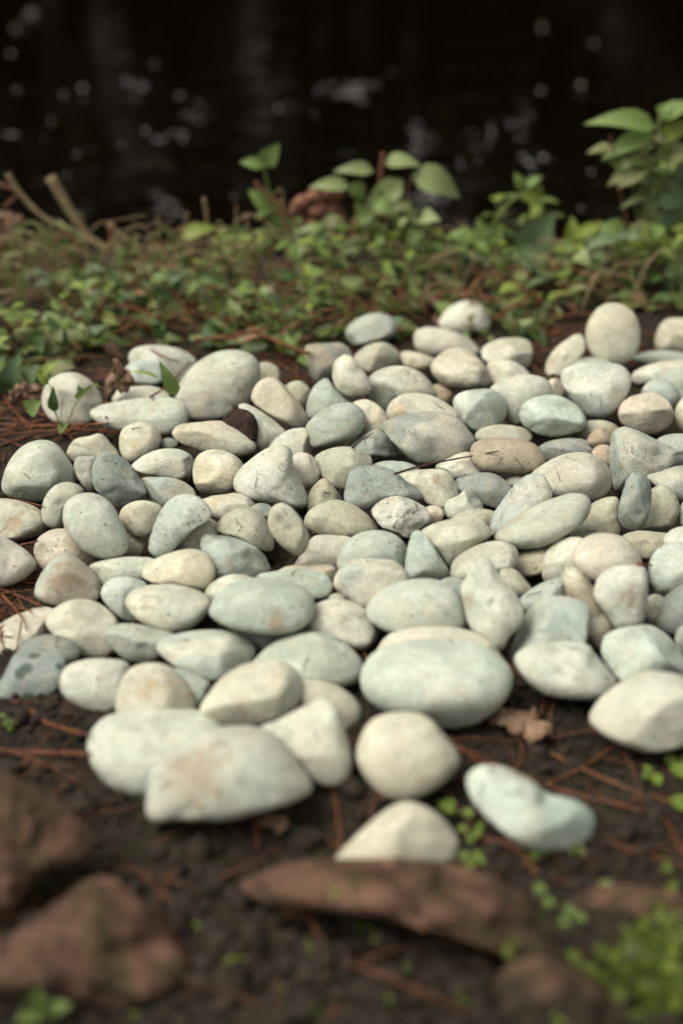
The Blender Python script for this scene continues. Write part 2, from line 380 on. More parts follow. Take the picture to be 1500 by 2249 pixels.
def stone_shape(pts, rng, ang=0., rough=0., plain=False, big=False, thick=.80, tilt=None, n=None):
    """closed stone mesh in units of picture size at distance one, about its own centre"""
    c, P, g, rr = outline(pts)
    V = (ICO5_V if big else ICO_V).copy()
    th = np.arctan2(V[:, 2], V[:, 0]); s = np.hypot(V[:, 0], V[:, 2])
    r = np.interp(th, g, rr, period=2*math.pi)/FPX
    lo, hi = P.min(0), P.max(0); a, b = (hi-lo)/2/FPX
    n = n or rng.uniform(2.05, 2.6)
    T = min(thick*a, 1.25*b) if b < a*1.15 else .62*a
    T = max(T, .45*b)
    tilt = rng.uniform(.0, .22) if tilt is None else tilt
    N_ = np.array([rng.uniform(-.15, .15), math.cos(tilt), -math.sin(tilt)])
    up = np.dot(N_, UP)*T
    k = math.sqrt(max(.25, 1-(up/b)**2))
    e = 2/n
    rho = s**e*r
    Q = np.outer(rho*np.cos(th), RT) + np.outer(rho*np.sin(th)*k, UP) + np.outer(np.sign(V[:, 1])*np.abs(V[:, 1])**e*T, N_)
    size = math.sqrt(a*b)
    nf = int(round((ang+rng.choice([0, .09, .18, .27, .36]))*11))
    if plain: nf = 0
    if .7 < rough < 1.2:
        nf += 9
    for i in range(nf):
        d = np.array([rng.gauss(0, .8), -abs(rng.gauss(.5, .5)), rng.gauss(.35, .6)]); d /= np.linalg.norm(d)
        h = Q@d; mx = h.max(); cut = mx*rng.uniform(.62, .86); w_ = mx*.035
        ex = (h-cut)/w_; sp_ = np.where(ex > 20, ex, np.log1p(np.exp(np.clip(ex, -30, 20))))*w_
        Q = Q - np.outer(sp_*.92, d)
    # one or two soft facets on every stone so none is a plain ellipsoid
    for i in range(2):
        d = np.array([rng.gauss(0, .7), -abs(rng.gauss(.6, .4)), rng.gauss(.3, .5)]); d /= np.linalg.norm(d)
        h = Q@d; mx = h.max(); cut = mx*(.93 if plain else rng.uniform(.76, .93)); w_ = mx*.07
        ex = (h-cut)/w_; sp_ = np.where(ex > 20, ex, np.log1p(np.exp(np.clip(ex, -30, 20))))*w_
        Q = Q - np.outer(sp_*.8, d)
    # undulation
    dirn = Q/(np.linalg.norm(Q, axis=1)[:, None]+1e-9); amp = np.zeros(len(Q))
    for fr, am in ((1.6, .030), (3.0, .020), (6, .010+.012*ang+.02*rough), (12, .0035+.006*ang+.014*rough), (22, .0015+.002*ang+.007*rough)):
        for j in range(4):
            kd = np.array([rng.gauss(0, 1) for _ in range(3)]); kd = kd/np.linalg.norm(kd)*fr/size
            amp += am*.6*np.sin(Q@kd + rng.uniform(0, 6.28))
    Q = Q + dirn*(amp*size)[:, None]
    if not plain and rng.random() < .45+ang*.5:      # a dent
        d = np.array([rng.gauss(0, .6), -1., rng.gauss(.4, .5)]); d /= np.linalg.norm(d)
        q = np.exp(-((1-dirn@d)/rng.uniform(.02, .10))**1.0); Q = Q - dirn*(q*size*rng.uniform(.05, .13))[:, None]
    # match the traced width and height
    px, py = Q@RT, Q@UP
    tx = np.array([lo[0]-c[0], hi[0]-c[0]])/FPX; ty = np.array([c[1]-hi[1], c[1]-lo[1]])/FPX
    sx = (tx[1]-tx[0])/(px.max()-px.min()); sy = (ty[1]-ty[0])/(py.max()-py.min())
    npx = (px-px.min())*sx+tx[0]; npy = (py-py.min())*sy+ty[0]
    Q = Q + np.outer(npx-px, RT) + np.outer(npy-py, UP)
    # fit the seen outline to the traced one, direction by direction
    NB = 96
    for _ in range(7):
        pf = 1+Q@FW; ux, uy = (c[0]-PW/2)/FPX, (PH/2-c[1])/FPX
        px, py = Q@RT, Q@UP; qx, qy = (ux+px)/pf-ux, (uy+py)/pf-uy; t = np.arctan2(qy, qx); rad = np.hypot(qx, qy)
        bi = ((t+math.pi)/(2*math.pi)*NB).astype(int) % NB
        mx = np.zeros(NB); np.maximum.at(mx, bi, rad)
        mx = np.maximum(mx, 1e-6); k5 = np.array([.05, .2, .5, .2, .05]); ctr = -math.pi+(np.arange(NB)+.5)*2*math.pi/NB
        ratio = np.interp(ctr, g, rr, period=2*math.pi)/FPX/mx
        ratio = np.clip(sum(k5[i+2]*np.roll(ratio, i) for i in range(-2, 3)), .6, 1.6)
        rt = np.interp(t, ctr, ratio, period=2*math.pi)
        Q = Q + np.outer(px*(rt-1), RT) + np.outer(py*(rt-1), UP)
    return c, Q, (a, b, T)

PAL = dict(W=(216, 215, 200), C=(218, 211, 190), P=(212, 202, 186), G=(200, 208, 190), B=(172, 189, 178), D=(136, 147, 143),
           T=(180, 160, 137), Y=(188, 185, 165), M=(190, 209, 196),
           O=(205, 160, 110), R=(158, 128, 100), K=(96, 92, 82))
ALB = 0.81
PAL = {k: tuple(np.mean(v)+(np.array(v)-np.mean(v))*(.62 if k in 'GBMD' else .85)) for k, v in PAL.items()}
PAL = {k: (v if k in 'ORK' else tuple(np.array(v)*.82+np.array((201, 205, 188))*.18)) for k, v in PAL.items()}
STONES = r"""W||cream white pebble half hidden in weeds, farthest back, brown leaf at its foot|962,712 975,685 1000,667 1030,660 1058,670 1075,695 1072,722 1030,732 985,730
B||lone blue grey oval pebble among the weeds behind the heap|758,730 775,706 810,690 840,688 862,700 869,718 860,742 820,755 775,757
C||pale pebble cut by the right edge, just right of the egg shaped one|1437,750 1445,720 1462,702 1490,698 1530,702 1545,740 1530,770 1480,775 1445,772
B||flat blue slab behind the long tan pebble, right of the egg shaped one|e 1465 790 75 20 -3
C|st.6,p=G|cream pebble with ochre marks leaning left of the egg shaped one|1198,800 1215,770 1240,748 1268,733 1283,745 1282,775 1265,805 1235,830 1200,835
C|f|smooth cream egg shaped pebble standing upright at the back right|e 1345 736 62 71 0
B||small bluish pebble peeping between the egg and the broad white pebble|e 1300 805 45 20 0
P|p=W|pinkish white oblong pebble at the back, behind the beige dome|908,745 915,725 945,718 985,724 1020,738 1048,760 1052,778 1010,785 950,785 918,772
Y||grey brown dome pebble below the lone blue oval|777,785 800,762 835,751 862,760 880,780 884,800 860,815 815,828 790,810
D|a.5,p=T,q=700:790:24:T|squarish dark pebble with brownish front face at the weed edge|668,768 680,756 715,754 752,754 772,775 765,805 735,830 705,840 685,832 675,800
C||thin cream pebble wedged left of the beige dome|880,775 905,772 950,785 955,800 925,812 890,805
W|a.3|pale flat topped pebble with round right end against the weeds|1057,768 1080,750 1115,742 1155,745 1168,765 1165,795 1150,812 1100,810 1065,795
W||white pebble behind the left cluster crossed by a red needle|283,790 295,765 330,757 370,760 410,772 433,795 425,830 400,850 360,840 310,820
M||small whitish pebble left of the green blade|275,815 285,798 320,789 350,793 362,815 355,840 320,850 285,840
P||narrow pinkish pebble behind the upright brown leaf|e 250 862 18 28 5
Y||grey pebble tucked right behind the largest pale back pebble|e 585 825 30 30 0
W|s.2|pale pebble below the green blade|240,878 255,857 300,848 345,850 375,870 360,890 290,895
W|a.4,p=P|whitish pebble with purplish facets, green sprout before it at far left|92,875 105,840 130,822 165,818 195,832 215,855 227,885 210,920 170,935 125,930 100,905
G|f,q=420:870:20:Y|large smooth pale green pebble leaning at the back left|385,870 400,830 435,795 475,773 520,768 555,780 573,808 570,845 555,880 520,905 450,910 400,895
Y||grey green pebble hidden behind the cream wedge|e 650 872 34 36 0
W||long tan white pebble at right end sloping under the light blue one|1383,828 1405,808 1450,795 1500,790 1530,800 1500,822 1450,838 1400,844
B||light blue pebble at the right edge above the grey round one|e 1500 845 42 38 0
B|p=G|bluish round pebble just above the round speckled beige one|e 1448 870 43 38 0
P||small pinkish pebble left of the broad white pebble|e 1218 855 22 24 0
W|p=B,q=1320:908:28:B|broad white heart shaped pebble below the egg shaped one|1230,830 1240,808 1275,798 1320,797 1360,800 1382,820 1384,850 1365,885 1340,912 1312,922 1285,912 1262,888 1240,858
W||pale pebble behind and right of the beige dome|1070,800 1100,791 1135,797 1165,825 1150,850 1100,855 1075,840
T||grey brown pebble in the gap under the beige dome|e 968 868 36 26 0
C|s.15,p=G|wide pale greenish cream pebble right of the white teardrop|808,838 825,815 870,803 915,812 945,838 960,868 940,895 890,905 845,905 815,880
B||blue green pebble behind the white teardrop|672,905 680,865 700,838 720,831 737,850 775,880 780,910 730,930 685,925
C|s.1|beige dome pebble with rounded triangle outline|945,810 958,785 990,765 1025,768 1055,790 1075,820 1074,845 1040,854 1000,855 965,840
W|s.1,l1|white teardrop pebble lying nose up at the back|730,820 735,795 755,779 775,785 795,810 814,840 812,862 785,875 755,868 735,845
W|p=G|large pale pebble behind the smooth pale blue oval|1075,858 1100,835 1150,822 1195,830 1213,855 1205,890 1170,920 1130,935 1100,910
C||cream pebble cut by right edge beside the round speckled one|e 1515 912 35 45 0
Y||grey green pebble in shade below the broad white pebble|e 1310 950 52 28 0
P|s.5,a.2|round beige speckled pebble near the right edge|e 1418 908 62 45 0
B||grey beige flat pebble behind the cracked blue green block|e 1480 985 60 33 8
C|st.5,p=P,q=872:890:26:O|cream pink pebble with ochre stain above the big blue grey one|848,912 860,880 895,864 940,867 980,885 1008,910 990,940 930,945 870,935
G|a.3,p=B|boxy pale green pebble right of the ochre stained one|994,885 1005,865 1035,856 1080,855 1105,872 1112,905 1100,930 1060,948 1030,940 1005,915
Y||grey green pebble showing just above the brown oblong one|e 1105 958 65 26 0
M|p=B|smooth pale blue oval pebble left of the broad white one|1140,915 1150,885 1190,868 1230,870 1268,890 1287,920 1278,945 1240,957 1195,958 1155,940
T|p=D,q=490:890:32:D|two tone pebble, tan top and dark grey right side, by the dark seed ball|400,890 420,865 455,857 490,868 513,895 500,915 460,925 410,920
C|st.1|long cream wedge pebble pointing down right|553,880 562,845 585,830 610,832 635,858 665,895 682,925 668,942 635,935 590,912
C||cream pebble rising behind the smooth heart shaped blue green one|772,890 800,877 830,888 852,915 860,945 850,985 800,980 790,940
G|p=W,s.3|long whitish pebble at left with a brown nick|196,910 215,890 280,878 350,871 395,877 414,900 410,935 385,955 345,958 290,950 230,938
W|s.3,p=P|speckled pale pebble right of the dark seed ball|522,895 540,885 570,900 610,930 632,955 620,985 575,995 555,970 545,930
B||grey green pebble in the shade beneath the heart shaped blue one|750,985 790,960 830,940 860,955 875,990 850,1008 800,1010 765,1000
G||pale green wedge left of the heart shaped blue green pebble|590,985 615,955 650,940 685,945 688,985 675,1010 630,1010
B||smooth blue green heart shaped pebble with matte face|672,935 700,905 740,886 775,885 800,905 803,930 785,958 745,975 690,985 678,960
D|p=Y|tiny dark pebble between the plain cream and long cream ones|e 372 975 20 14 0
C|s.1,st.2|long cream pebble with a dark scratch below the seed ball|378,950 395,932 440,926 490,925 530,942 560,970 560,990 530,1003 480,998 430,985 392,970
C||plain cream round pebble with hairline, left group|262,975 268,945 290,930 320,928 345,942 356,968 340,995 315,1010 290,1018 270,1005
C|a.5,st.3|knobbly beige pebble behind the dark angular one|147,995 165,965 195,958 222,952 245,975 265,1005 230,1030 190,1030 165,1015
D|l.5,p=P,v.4|big blue grey pebble with cracked pinkish right end|838,940 850,922 890,908 950,903 995,910 1025,938 1044,970 1030,992 985,1008 930,1021 900,1008 865,975
D|p=Y|dark slate long pebble right of the brown oblong one|e 1243 988 70 25 4
T||small tan pebble peeping above the pink capped grey one|1288,970 1300,948 1320,938 1340,950 1342,975 1310,985
T||small rosy tan pebble touching the cracked blue green block|e 1325 1002 28 26 0
C|p=G,q=330:1040:22:Y|cream green pebble with dark lower side, above the bluish flat one|289,1025 310,1003 345,988 385,985 415,995 429,1018 425,1045 405,1055 360,1050 315,1042
G|s.4,p=W|big rounded pale speckled pebble at the left edge of the heap|4,1060 20,1015 50,980 90,966 125,975 150,1005 167,1040 160,1075 130,1095 95,1102 50,1098 12,1085
P|p=D|small mauve grey pebble pressed against the dark angular one|163,1030 170,1005 195,1002 215,1010 215,1060 200,1083 180,1065
W||white pebble under the brown oblong one with a needle over it|955,1025 985,1005 1025,992 1060,1005 1080,1035 1050,1050 1005,1055 975,1040
B||thin blue slab edge behind the angular slate block|805,1030 830,1015 870,1012 910,1020 925,1040 880,1050 820,1050
Y|p=G|greenish beige oval pebble right of the white triangle|690,1020 700,995 745,981 790,985 817,1008 810,1035 780,1060 750,1075 720,1060
C|p=P|cream pink pebble tucked behind the right side of the white triangle|e 665 1035 37 42 0
C|s.35|cream rounded pebble left of the white triangle|424,1030 435,1000 465,987 500,992 530,1012 540,1045 520,1075 480,1085 448,1086 428,1065
B|p=T|flat bluish pebble with tan end, under the cream green one|310,1052 345,1047 390,1052 422,1070 430,1090 400,1110 350,1112 325,1095
T|p=G|small brown green pebble in shade under the brown oblong one|e 1135 1060 27 18 0
T|f,l.6,s.3,p=T|brown oblong pebble, the brownest on the heap|1031,1000 1040,972 1075,961 1130,962 1175,975 1196,1003 1192,1030 1160,1042 1110,1042 1060,1035 1038,1018
C|a.4,v.6,st.5,p=Y|cream slab pebble with a rusty line beside the slate block|866,1045 920,1032 975,1032 1000,1058 1012,1085 995,1108 970,1122 930,1105 895,1075
B|a.5,v.4,p=P|large blue green block with brown cracks near the right edge|1338,985 1345,950 1370,937 1400,945 1445,968 1495,990 1515,1012 1480,1035 1430,1045 1400,1060 1355,1083 1340,1040
D|s.5,p=P|mottled pink and dark pebble cut by the right edge|1418,1045 1455,1032 1500,1022 1540,1035 1540,1085 1500,1105 1460,1085 1435,1065
D|a.3,p=Y|dark grey pebble behind the little knobbed green one|999,1055 1030,1043 1075,1038 1110,1055 1128,1080 1115,1110 1092,1120 1050,1105 1015,1085
Y|s.3,p=P,q=1285:1020:30:P|large grey pebble with a pinkish cap behind the long diagonal one|1165,1045 1190,1020 1230,1000 1280,993 1320,1008 1343,1040 1338,1078 1305,1103 1260,1100 1200,1085
Y|s.6,q=715:1088:12:K|small brown pitted cone pebble right of the white triangle|672,1115 680,1080 700,1055 718,1052 738,1075 752,1100 735,1125 690,1128
D|a.6,v.3,p=B|angular slate blue block with flat top in mid heap|755,1095 762,1055 778,1028 825,1022 865,1035 895,1058 928,1083 922,1100 880,1102 840,1110 805,1122 770,1112
D|a.9,l.8,v.2,p=B|dark slate angular pebble with sharp ridges at left|202,1040 212,1005 230,993 255,998 280,1012 305,1045 323,1080 300,1100 260,1117 240,1100 210,1075
W|s.3,l1|big white triangular pebble, largest of the middle|512,1065 522,1035 555,1005 590,982 620,976 642,990 645,1020 660,1050 677,1090 670,1115 650,1121 625,1108 580,1103 530,1090
Y||grey beige pebble at right edge behind the tall blue green one|1405,1160 1420,1090 1440,1068 1465,1068 1485,1090 1492,1120 1480,1150 1455,1168 1420,1168
B||grey pebble sliced by the right edge beside the grey beige one|e 1514 1130 25 35 0
Y|s.3|beige grey pebble with bent tip behind the long diagonal one|1250,1180 1290,1115 1320,1095 1350,1090 1362,1105 1358,1130 1362,1165 1340,1190 1290,1195
G|p=B|little green pebble with a knob on top|975,1125 980,1100 1005,1088 1020,1074 1035,1075 1045,1090 1060,1108 1055,1130 1015,1142 985,1140
C||small cream pebble wedged right of the rough white one|e 950 1130 26 20 0
P|p=C,st.4,q=467:1100:12:O|beige pebble with an orange spot above the grey pitted one|435,1105 460,1090 490,1086 520,1083 550,1095 568,1120 560,1140 500,1145 465,1135
D||dark pebble in the gap under the white triangle|e 575 1130 30 26 0
C|p=G,st.5,a.2,q=35:1148:20:R|long pale green pebble with a brown stain, cut by the left edge|-40,1100 0,1094 45,1100 88,1118 108,1150 95,1172 60,1185 30,1192 -10,1185 -40,1150
Y|s.6,p=W|small speckled oval leaning on the rounded green one at left|91,1130 98,1095 120,1067 150,1058 178,1068 186,1085 160,1100 148,1130 140,1158 118,1162 98,1150
P|s.9|pink speckled pebble under the rounded green one at left|75,1205 88,1178 120,1162 160,1165 200,1200 215,1235 190,1255 130,1260 95,1252 80,1230
Y||dark beige pebble in the gap right of the rounded grey green one|e 288 1200 30 30 0
C|a.3|small cream pebble with a creased top beside the slate angular one|263,1142 270,1115 300,1100 335,1102 358,1118 345,1150 325,1178 305,1180 280,1165
G|f,l1,s.2,p=Y|big smooth rounded grey green pebble on top at left|138,1130 148,1100 180,1083 215,1085 245,1105 268,1145 284,1185 278,1215 245,1229 205,1222 170,1198 145,1165
Y|p=C|beige oval pebble between the blue speckled and the pitted grey ones|375,1225 395,1175 425,1145 460,1138 482,1155 483,1180 460,1205 420,1225
B|s1,p=W,l.6|blue grey speckled bean pebble standing diagonally|326,1195 340,1150 365,1105 400,1086 435,1090 462,1115 464,1140 430,1160 400,1190 375,1218 350,1227 330,1215
Y|s.6,q=545:1165:40:Y|grey pitted pebble left of the upright ridged oval|470,1160 495,1130 535,1113 570,1125 592,1155 603,1190 595,1212 565,1205 520,1180 485,1172
Y|s.4|grey beige pebble tapering to the right in the centre|669,1155 675,1125 705,1105 740,1097 780,1110 818,1140 835,1168 810,1178 760,1180 700,1173
Y||beige pebble behind the pale blocky one in mid heap|982,1145 1010,1125 1055,1117 1088,1125 1085,1155 1040,1160 990,1158
W|s1,a.4,r|rough white granite lump with black flecks|815,1125 828,1105 860,1090 890,1092 920,1105 938,1118 948,1145 925,1165 898,1183 860,1168 835,1155
B|a.5,p=P,v.4,q=1120:1095:34:P|mauve and green pebble lying under the long diagonal one|1072,1150 1095,1110 1130,1065 1155,1043 1185,1040 1203,1055 1212,1095 1185,1130 1130,1165 1085,1180
B|a.7,p=D|tall blue green pebble with dented face near the right edge|1356,1125 1365,1085 1378,1050 1392,1036 1412,1040 1428,1060 1430,1100 1420,1145 1400,1165 1375,1162 1360,1148
Y||dark green grey pebble in shade under the long diagonal one|1130,1225 1150,1205 1200,1195 1240,1190 1250,1225 1200,1258 1150,1267 1130,1250
Y|s.5|flat beige pebble below the tall blue green one|1365,1178 1395,1166 1440,1168 1475,1175 1470,1210 1430,1230 1395,1225 1375,1200
Y|f,l1.2,s.25,p=G|long smooth diagonal pebble, sausage shaped, on top at right|1084,1180 1100,1155 1150,1122 1210,1095 1262,1081 1290,1090 1299,1115 1285,1145 1245,1175 1195,1200 1145,1207 1105,1200
W||white pebble cut by the right edge above the pale green one|e 1500 1190 43 34 0
C|p=Y|plain beige slab behind the green dome|645,1245 670,1205 690,1178 730,1175 775,1183 775,1225 745,1250 690,1255
Y|s.3,p=W,l.6,a.3,q=612:1135:16:K|upright ridged oval pebble below the white triangle|588,1145 597,1115 620,1104 645,1118 668,1150 680,1185 670,1212 650,1221 620,1200 598,1175
Y|p=C,s.15,a.3|pale beige blocky pebble right of the green triangle|920,1170 950,1150 1000,1138 1045,1135 1072,1155 1077,1180 1050,1195 1020,1215 1000,1240 980,1253 950,1220 930,1190
P|s.1,p=W,st.1|pinkish white pebble cut by the left edge|-60,1200 -20,1175 10,1180 50,1202 78,1228 78,1250 50,1275 5,1291 -40,1288 -60,1250
G|p=B,s.2|green dome pebble in the centre|738,1240 750,1200 785,1172 830,1164 870,1175 895,1205 893,1240 860,1258 800,1265 750,1260
B|p=G,a.3|narrow green triangle pebble, point upward|888,1262 893,1210 903,1175 920,1164 938,1178 965,1220 992,1265 980,1285 930,1285 895,1280
Y|s.3,p=W,v.3|mottled oblong pebble left below the long diagonal one|987,1255 1000,1225 1045,1198 1095,1187 1130,1200 1139,1225 1125,1248 1080,1262 1030,1275 995,1272
W|p=G|white green pebble half behind the pinkish grey round one|1190,1245 1200,1210 1225,1187 1262,1179 1290,1190 1300,1240 1270,1275 1200,1280
M|p=W|pale green rounded pebble at the right edge below the white one|1421,1260 1430,1222 1455,1198 1495,1190 1540,1200 1550,1260 1520,1310 1455,1317 1430,1295
P|f,s.15|round pinkish grey pebble, plain dome at right|1257,1225 1270,1192 1300,1173 1345,1172 1385,1190 1407,1225 1405,1260 1370,1285 1320,1285 1275,1262
W|p=G,v.3|pale creased slab between the blue grey and the grooved cream pebbles|195,1242 240,1228 300,1222 350,1230 350,1255 315,1275 270,1282 225,1290 215,1265
M|s.5,p=T,q=140:1270:38:R|blue green pebble with dark rough patch at left|76,1300 90,1262 112,1235 140,1217 165,1222 195,1245 220,1275 222,1310 195,1328 130,1332 90,1322
B|a.4,p=D,v.2|green pebble with two small holes and knobby corner|440,1195 450,1172 475,1174 515,1180 560,1198 588,1230 594,1258 565,1272 510,1275 470,1270 450,1235
G|p=B|grey green pebble behind the large cream oval|222,1305 232,1280 262,1266 305,1272 325,1290 320,1350 295,1368 262,1355 235,1330
C|l.6,st.2|cream pebble with small grooves above the large cream oval|312,1258 325,1235 370,1215 420,1205 455,1215 472,1240 472,1270 452,1298 410,1290 350,1283 320,1275
P||thin pinkish slab under the flat green one|608,1255 645,1240 700,1238 735,1245 740,1280 725,1310 670,1300 620,1280
B|a.4,p=G|flat green slab behind the big blue green oval|560,1265 610,1252 670,1250 715,1260 733,1285 725,1308 695,1318 650,1310 600,1290
W|p=G,st.4|pale pebble with orange flecks left of the big blue green oval|448,1305 465,1280 500,1263 540,1263 570,1280 565,1310 500,1325 465,1325
Y||tiny grey pebble below the striped flat topped one|e 748 1316 28 15 0
B||bluish pebble between the big grey oval and the upright folded one|e 995 1295 38 28 0
Y|s.2,p=T|small mottled pebble right behind the upright folded one|1095,1265 1105,1248 1130,1250 1155,1275 1168,1295 1150,1310 1110,1300
B||dark slab behind the notched grey green pebble|1140,1315 1180,1285 1230,1268 1260,1290 1250,1330 1190,1340 1150,1345
C|a.5,v.4,p=B,s.2|angular pebble with grey stripes and flat top in the centre|732,1280 745,1250 780,1228 825,1227 870,1233 893,1258 895,1290 860,1315 800,1335 765,1315 740,1298
C|f,l.6,s.2,p=G|large cream oval pebble left of the big blue green one|276,1322 295,1295 340,1283 395,1285 440,1298 464,1320 455,1350 425,1378 375,1390 325,1375 290,1350
P|s.3,p=T|rosy beige flat pebble cut by the left edge|-50,1420 -10,1378 40,1348 95,1332 125,1342 115,1390 60,1420 30,1460 0,1482 -45,1475
C|s.3,p=P,st.1|large pinkish cream pebble behind the green long one at left|100,1372 115,1340 155,1318 200,1318 238,1338 262,1370 262,1420 240,1445 200,1447 165,1430 125,1400
C|st.9,p=T|tan ochre narrow pebble leaning between two pale ones at right|1232,1262 1245,1247 1275,1249 1298,1280 1320,1320 1350,1370 1350,1410 1330,1440 1300,1420 1270,1370 1245,1310
Y||shaded grey pebble right of the grooved cream one|e 1438 1342 30 38 0
D||blue grey pebble cut by the right edge beside the grooved cream one|1437,1362 1448,1325 1475,1298 1510,1280 1550,1300 1550,1370 1510,1395 1470,1395 1445,1382
B||small dark pebble at right edge beside the pale green block|e 1502 1405 22 32 0
W|v.2,p=C|white pebble with a fine line right of the big blue green oval|670,1370 690,1330 730,1315 775,1322 810,1345 832,1380 825,1412 793,1428 745,1420 690,1400
D||dark pebble in shade under the big blue green oval|e 592 1402 66 30 0
B|f,l1,st.25,p=G,q=600:1365:22:R|big blue green oval pebble with brown spots, on top|459,1345 472,1310 505,1283 560,1268 620,1272 670,1290 691,1320 685,1360 655,1385 610,1395 550,1390 500,1378 470,1362
G|f,l.5,p=Y|big smooth grey green oval pebble above the largest flat one|802,1342 820,1310 865,1282 925,1270 975,1278 1008,1305 1026,1350 1015,1385 960,1398 900,1400 852,1390 815,1368
W|l.8,a.4,st.5,p=G,q=1025:1320:20:R|upright rhomboid pebble with a brown fold|1012,1290 1028,1260 1045,1230 1062,1219 1082,1232 1100,1265 1130,1300 1150,1340 1140,1375 1118,1400 1105,1430 1080,1425 1050,1400 1030,1375 1018,1330
B|a.5,p=Y|notched grey green pebble behind the pale pointed one|1112,1445 1130,1400 1155,1345 1195,1312 1245,1310 1285,1325 1297,1355 1290,1400 1270,1430 1200,1445 1140,1465
W|l.6,st.6,p=G,q=1384:1310:26:R|cream pebble with a brown vertical groove near the right edge|1302,1302 1315,1265 1345,1245 1390,1241 1420,1252 1422,1300 1418,1345 1405,1378 1375,1388 1350,1383 1330,1350 1310,1325
B||long green pebble left of the cream patched oblong one|232,1390 250,1373 290,1369 340,1378 385,1395 370,1430 330,1452 280,1450 245,1420
D|s.3|dark slate slab behind the spotted dark one at left edge|40,1425 65,1402 110,1393 150,1400 175,1420 178,1440 155,1458 100,1460 50,1450
D|s.5,v.2,p=B|dark grey pebble with round green black spots at left edge|-15,1520 15,1470 35,1435 75,1426 120,1430 146,1450 140,1490 110,1530 60,1563 25,1567 -10,1558
B|p=C,l.3,q=430:1420:38:C|blue green oblong pebble with a cream patch|342,1425 360,1400 410,1387 480,1383 530,1392 562,1425 545,1460 505,1488 460,1498 410,1478 365,1450
G|p=B|large pale green pebble pointing right, left of the largest flat one|545,1470 580,1425 630,1395 690,1387 740,1400 780,1430 801,1465 795,1495 765,1510 710,1505 650,1495 590,1490
P|p=W|pinkish white pebble whose rim shows above the largest flat one|826,1435 845,1400 890,1380 950,1375 1015,1380 1065,1400 1098,1432 1080,1470 960,1480 850,1465
G|p=B|grey green pebble peeping right of the tan cream one|370,1470 405,1470 440,1485 465,1508 450,1545 410,1550 380,1520
W|s.2,p=B|white pebble with grey green side left of the tan one|131,1505 145,1465 190,1448 245,1447 285,1460 290,1520 270,1565 235,1571 180,1555 145,1535
M|a.3,p=G|pale green pebble above the white bulging one at right edge|1319,1425 1330,1393 1370,1378 1425,1373 1465,1395 1500,1440 1520,1480 1480,1510 1400,1515 1355,1500 1330,1465
W|p=G,l.2|pale pebble with sharp right point at right|1128,1450 1145,1425 1190,1412 1280,1412 1310,1440 1355,1500 1330,1530 1290,1538 1200,1527 1150,1490
M|f,p=W,st.3,s.15|largest flat pale green pebble with faint rusty band|790,1495 800,1455 830,1425 890,1408 960,1403 1040,1412 1095,1435 1124,1475 1120,1520 1090,1560 1045,1590 990,1600 920,1590 850,1570 805,1535
C|st.4,p=P,q=340:1510:70:T|tan cream pebble behind the big white front pebble|253,1560 262,1510 285,1470 325,1455 370,1462 405,1490 432,1535 425,1575 340,1590 265,1585
C|p=W|cream pebble behind the creased cream one|640,1510 665,1490 720,1498 765,1520 795,1555 792,1590 765,1618 720,1610 660,1580
C|st.4,l.4,p=P,q=625:1510:14:R|cream pebble with a folded crease at its right end|438,1565 460,1520 500,1478 550,1455 605,1448 645,1465 662,1500 655,1545 630,1570 570,1590 490,1595
G|p=P,a.4,l.2,q=1445:1560:26:P|bulging pale grey pebble at the lower right edge|1292,1575 1310,1540 1350,1505 1410,1475 1470,1478 1530,1500 1580,1560 1560,1620 1500,1640 1425,1652 1350,1630 1305,1600
W|a.4,p=P|ridged white pebble right behind the stained front slab|570,1600 610,1580 660,1555 705,1535 735,1545 755,1600 773,1660 768,1705 735,1728 700,1722 670,1690 640,1650
W|f,p=G|big white pebble at front left, half behind the stained slab|191,1640 205,1600 240,1570 310,1558 390,1556 450,1562 490,1590 500,1650 440,1720 360,1750 300,1753 250,1735 210,1695
Y|f,p=G,st.3,q=425:1690:75:R|front slab pebble with brown stain and straight lower edge|320,1785 325,1720 345,1670 400,1635 470,1600 540,1593 600,1608 645,1655 684,1715 682,1745 640,1765 560,1788 490,1803 400,1802 345,1810
C|f|round cream pebble alone on soil in front of the largest one|783,1665 795,1610 825,1575 880,1563 935,1573 975,1612 1009,1660 1000,1695 955,1735 900,1758 855,1755 810,1720
M|p=W|mint green bone shaped pebble lying on soil|1022,1725 1035,1690 1065,1677 1105,1683 1160,1710 1210,1745 1265,1755 1302,1785 1305,1820 1285,1858 1220,1870 1150,1862 1095,1820 1045,1770
P|p=C|pinkish cream triangle pebble nearest the camera behind the red rock|733,1885 770,1845 825,1795 875,1763 915,1763 965,1790 1005,1840 1006,1875 990,1900 900,1915 780,1910"""
def parse():
    L = []
    for ln in STONES.strip().splitlines():
        kc, op, lab, pt = ln.split('|'); o = dict()
        for q in op.split(','):
            if not q: continue
            if q.startswith('p='): o['p'] = q[2:]
            elif q.startswith('q='): o['q'] = q[2:].split(':')
            elif q.startswith('st'): o['st'] = float(q[2:] or 1)
            elif q[0] in 'aslv': o[q[0]] = float(q[1:] or 1)
            elif q == 'r': o['r'] = 1.
            elif q == 'f': o['f'] = 1.
        if pt.startswith('e'):
            x, y, a, b, r = [float(t) for t in pt.split()[1:]]; r = R_(r)
            rg = random.Random(int(x*7+y)); P = []
            for k in range(10):
                t = 2*math.pi*k/10; j = 1+rg.uniform(-.035, .035)
                u, w_ = a*math.cos(t)*j, b*math.sin(t)*j
                P.append((x+u*math.cos(r)+w_*math.sin(r), y-u*math.sin(r)+w_*math.cos(r)))
        else: P = [tuple(float(t) for t in q.split(',')) for q in pt.split()]
        L.append((kc, o, lab, P))
    return L
SL = parse(); items = []
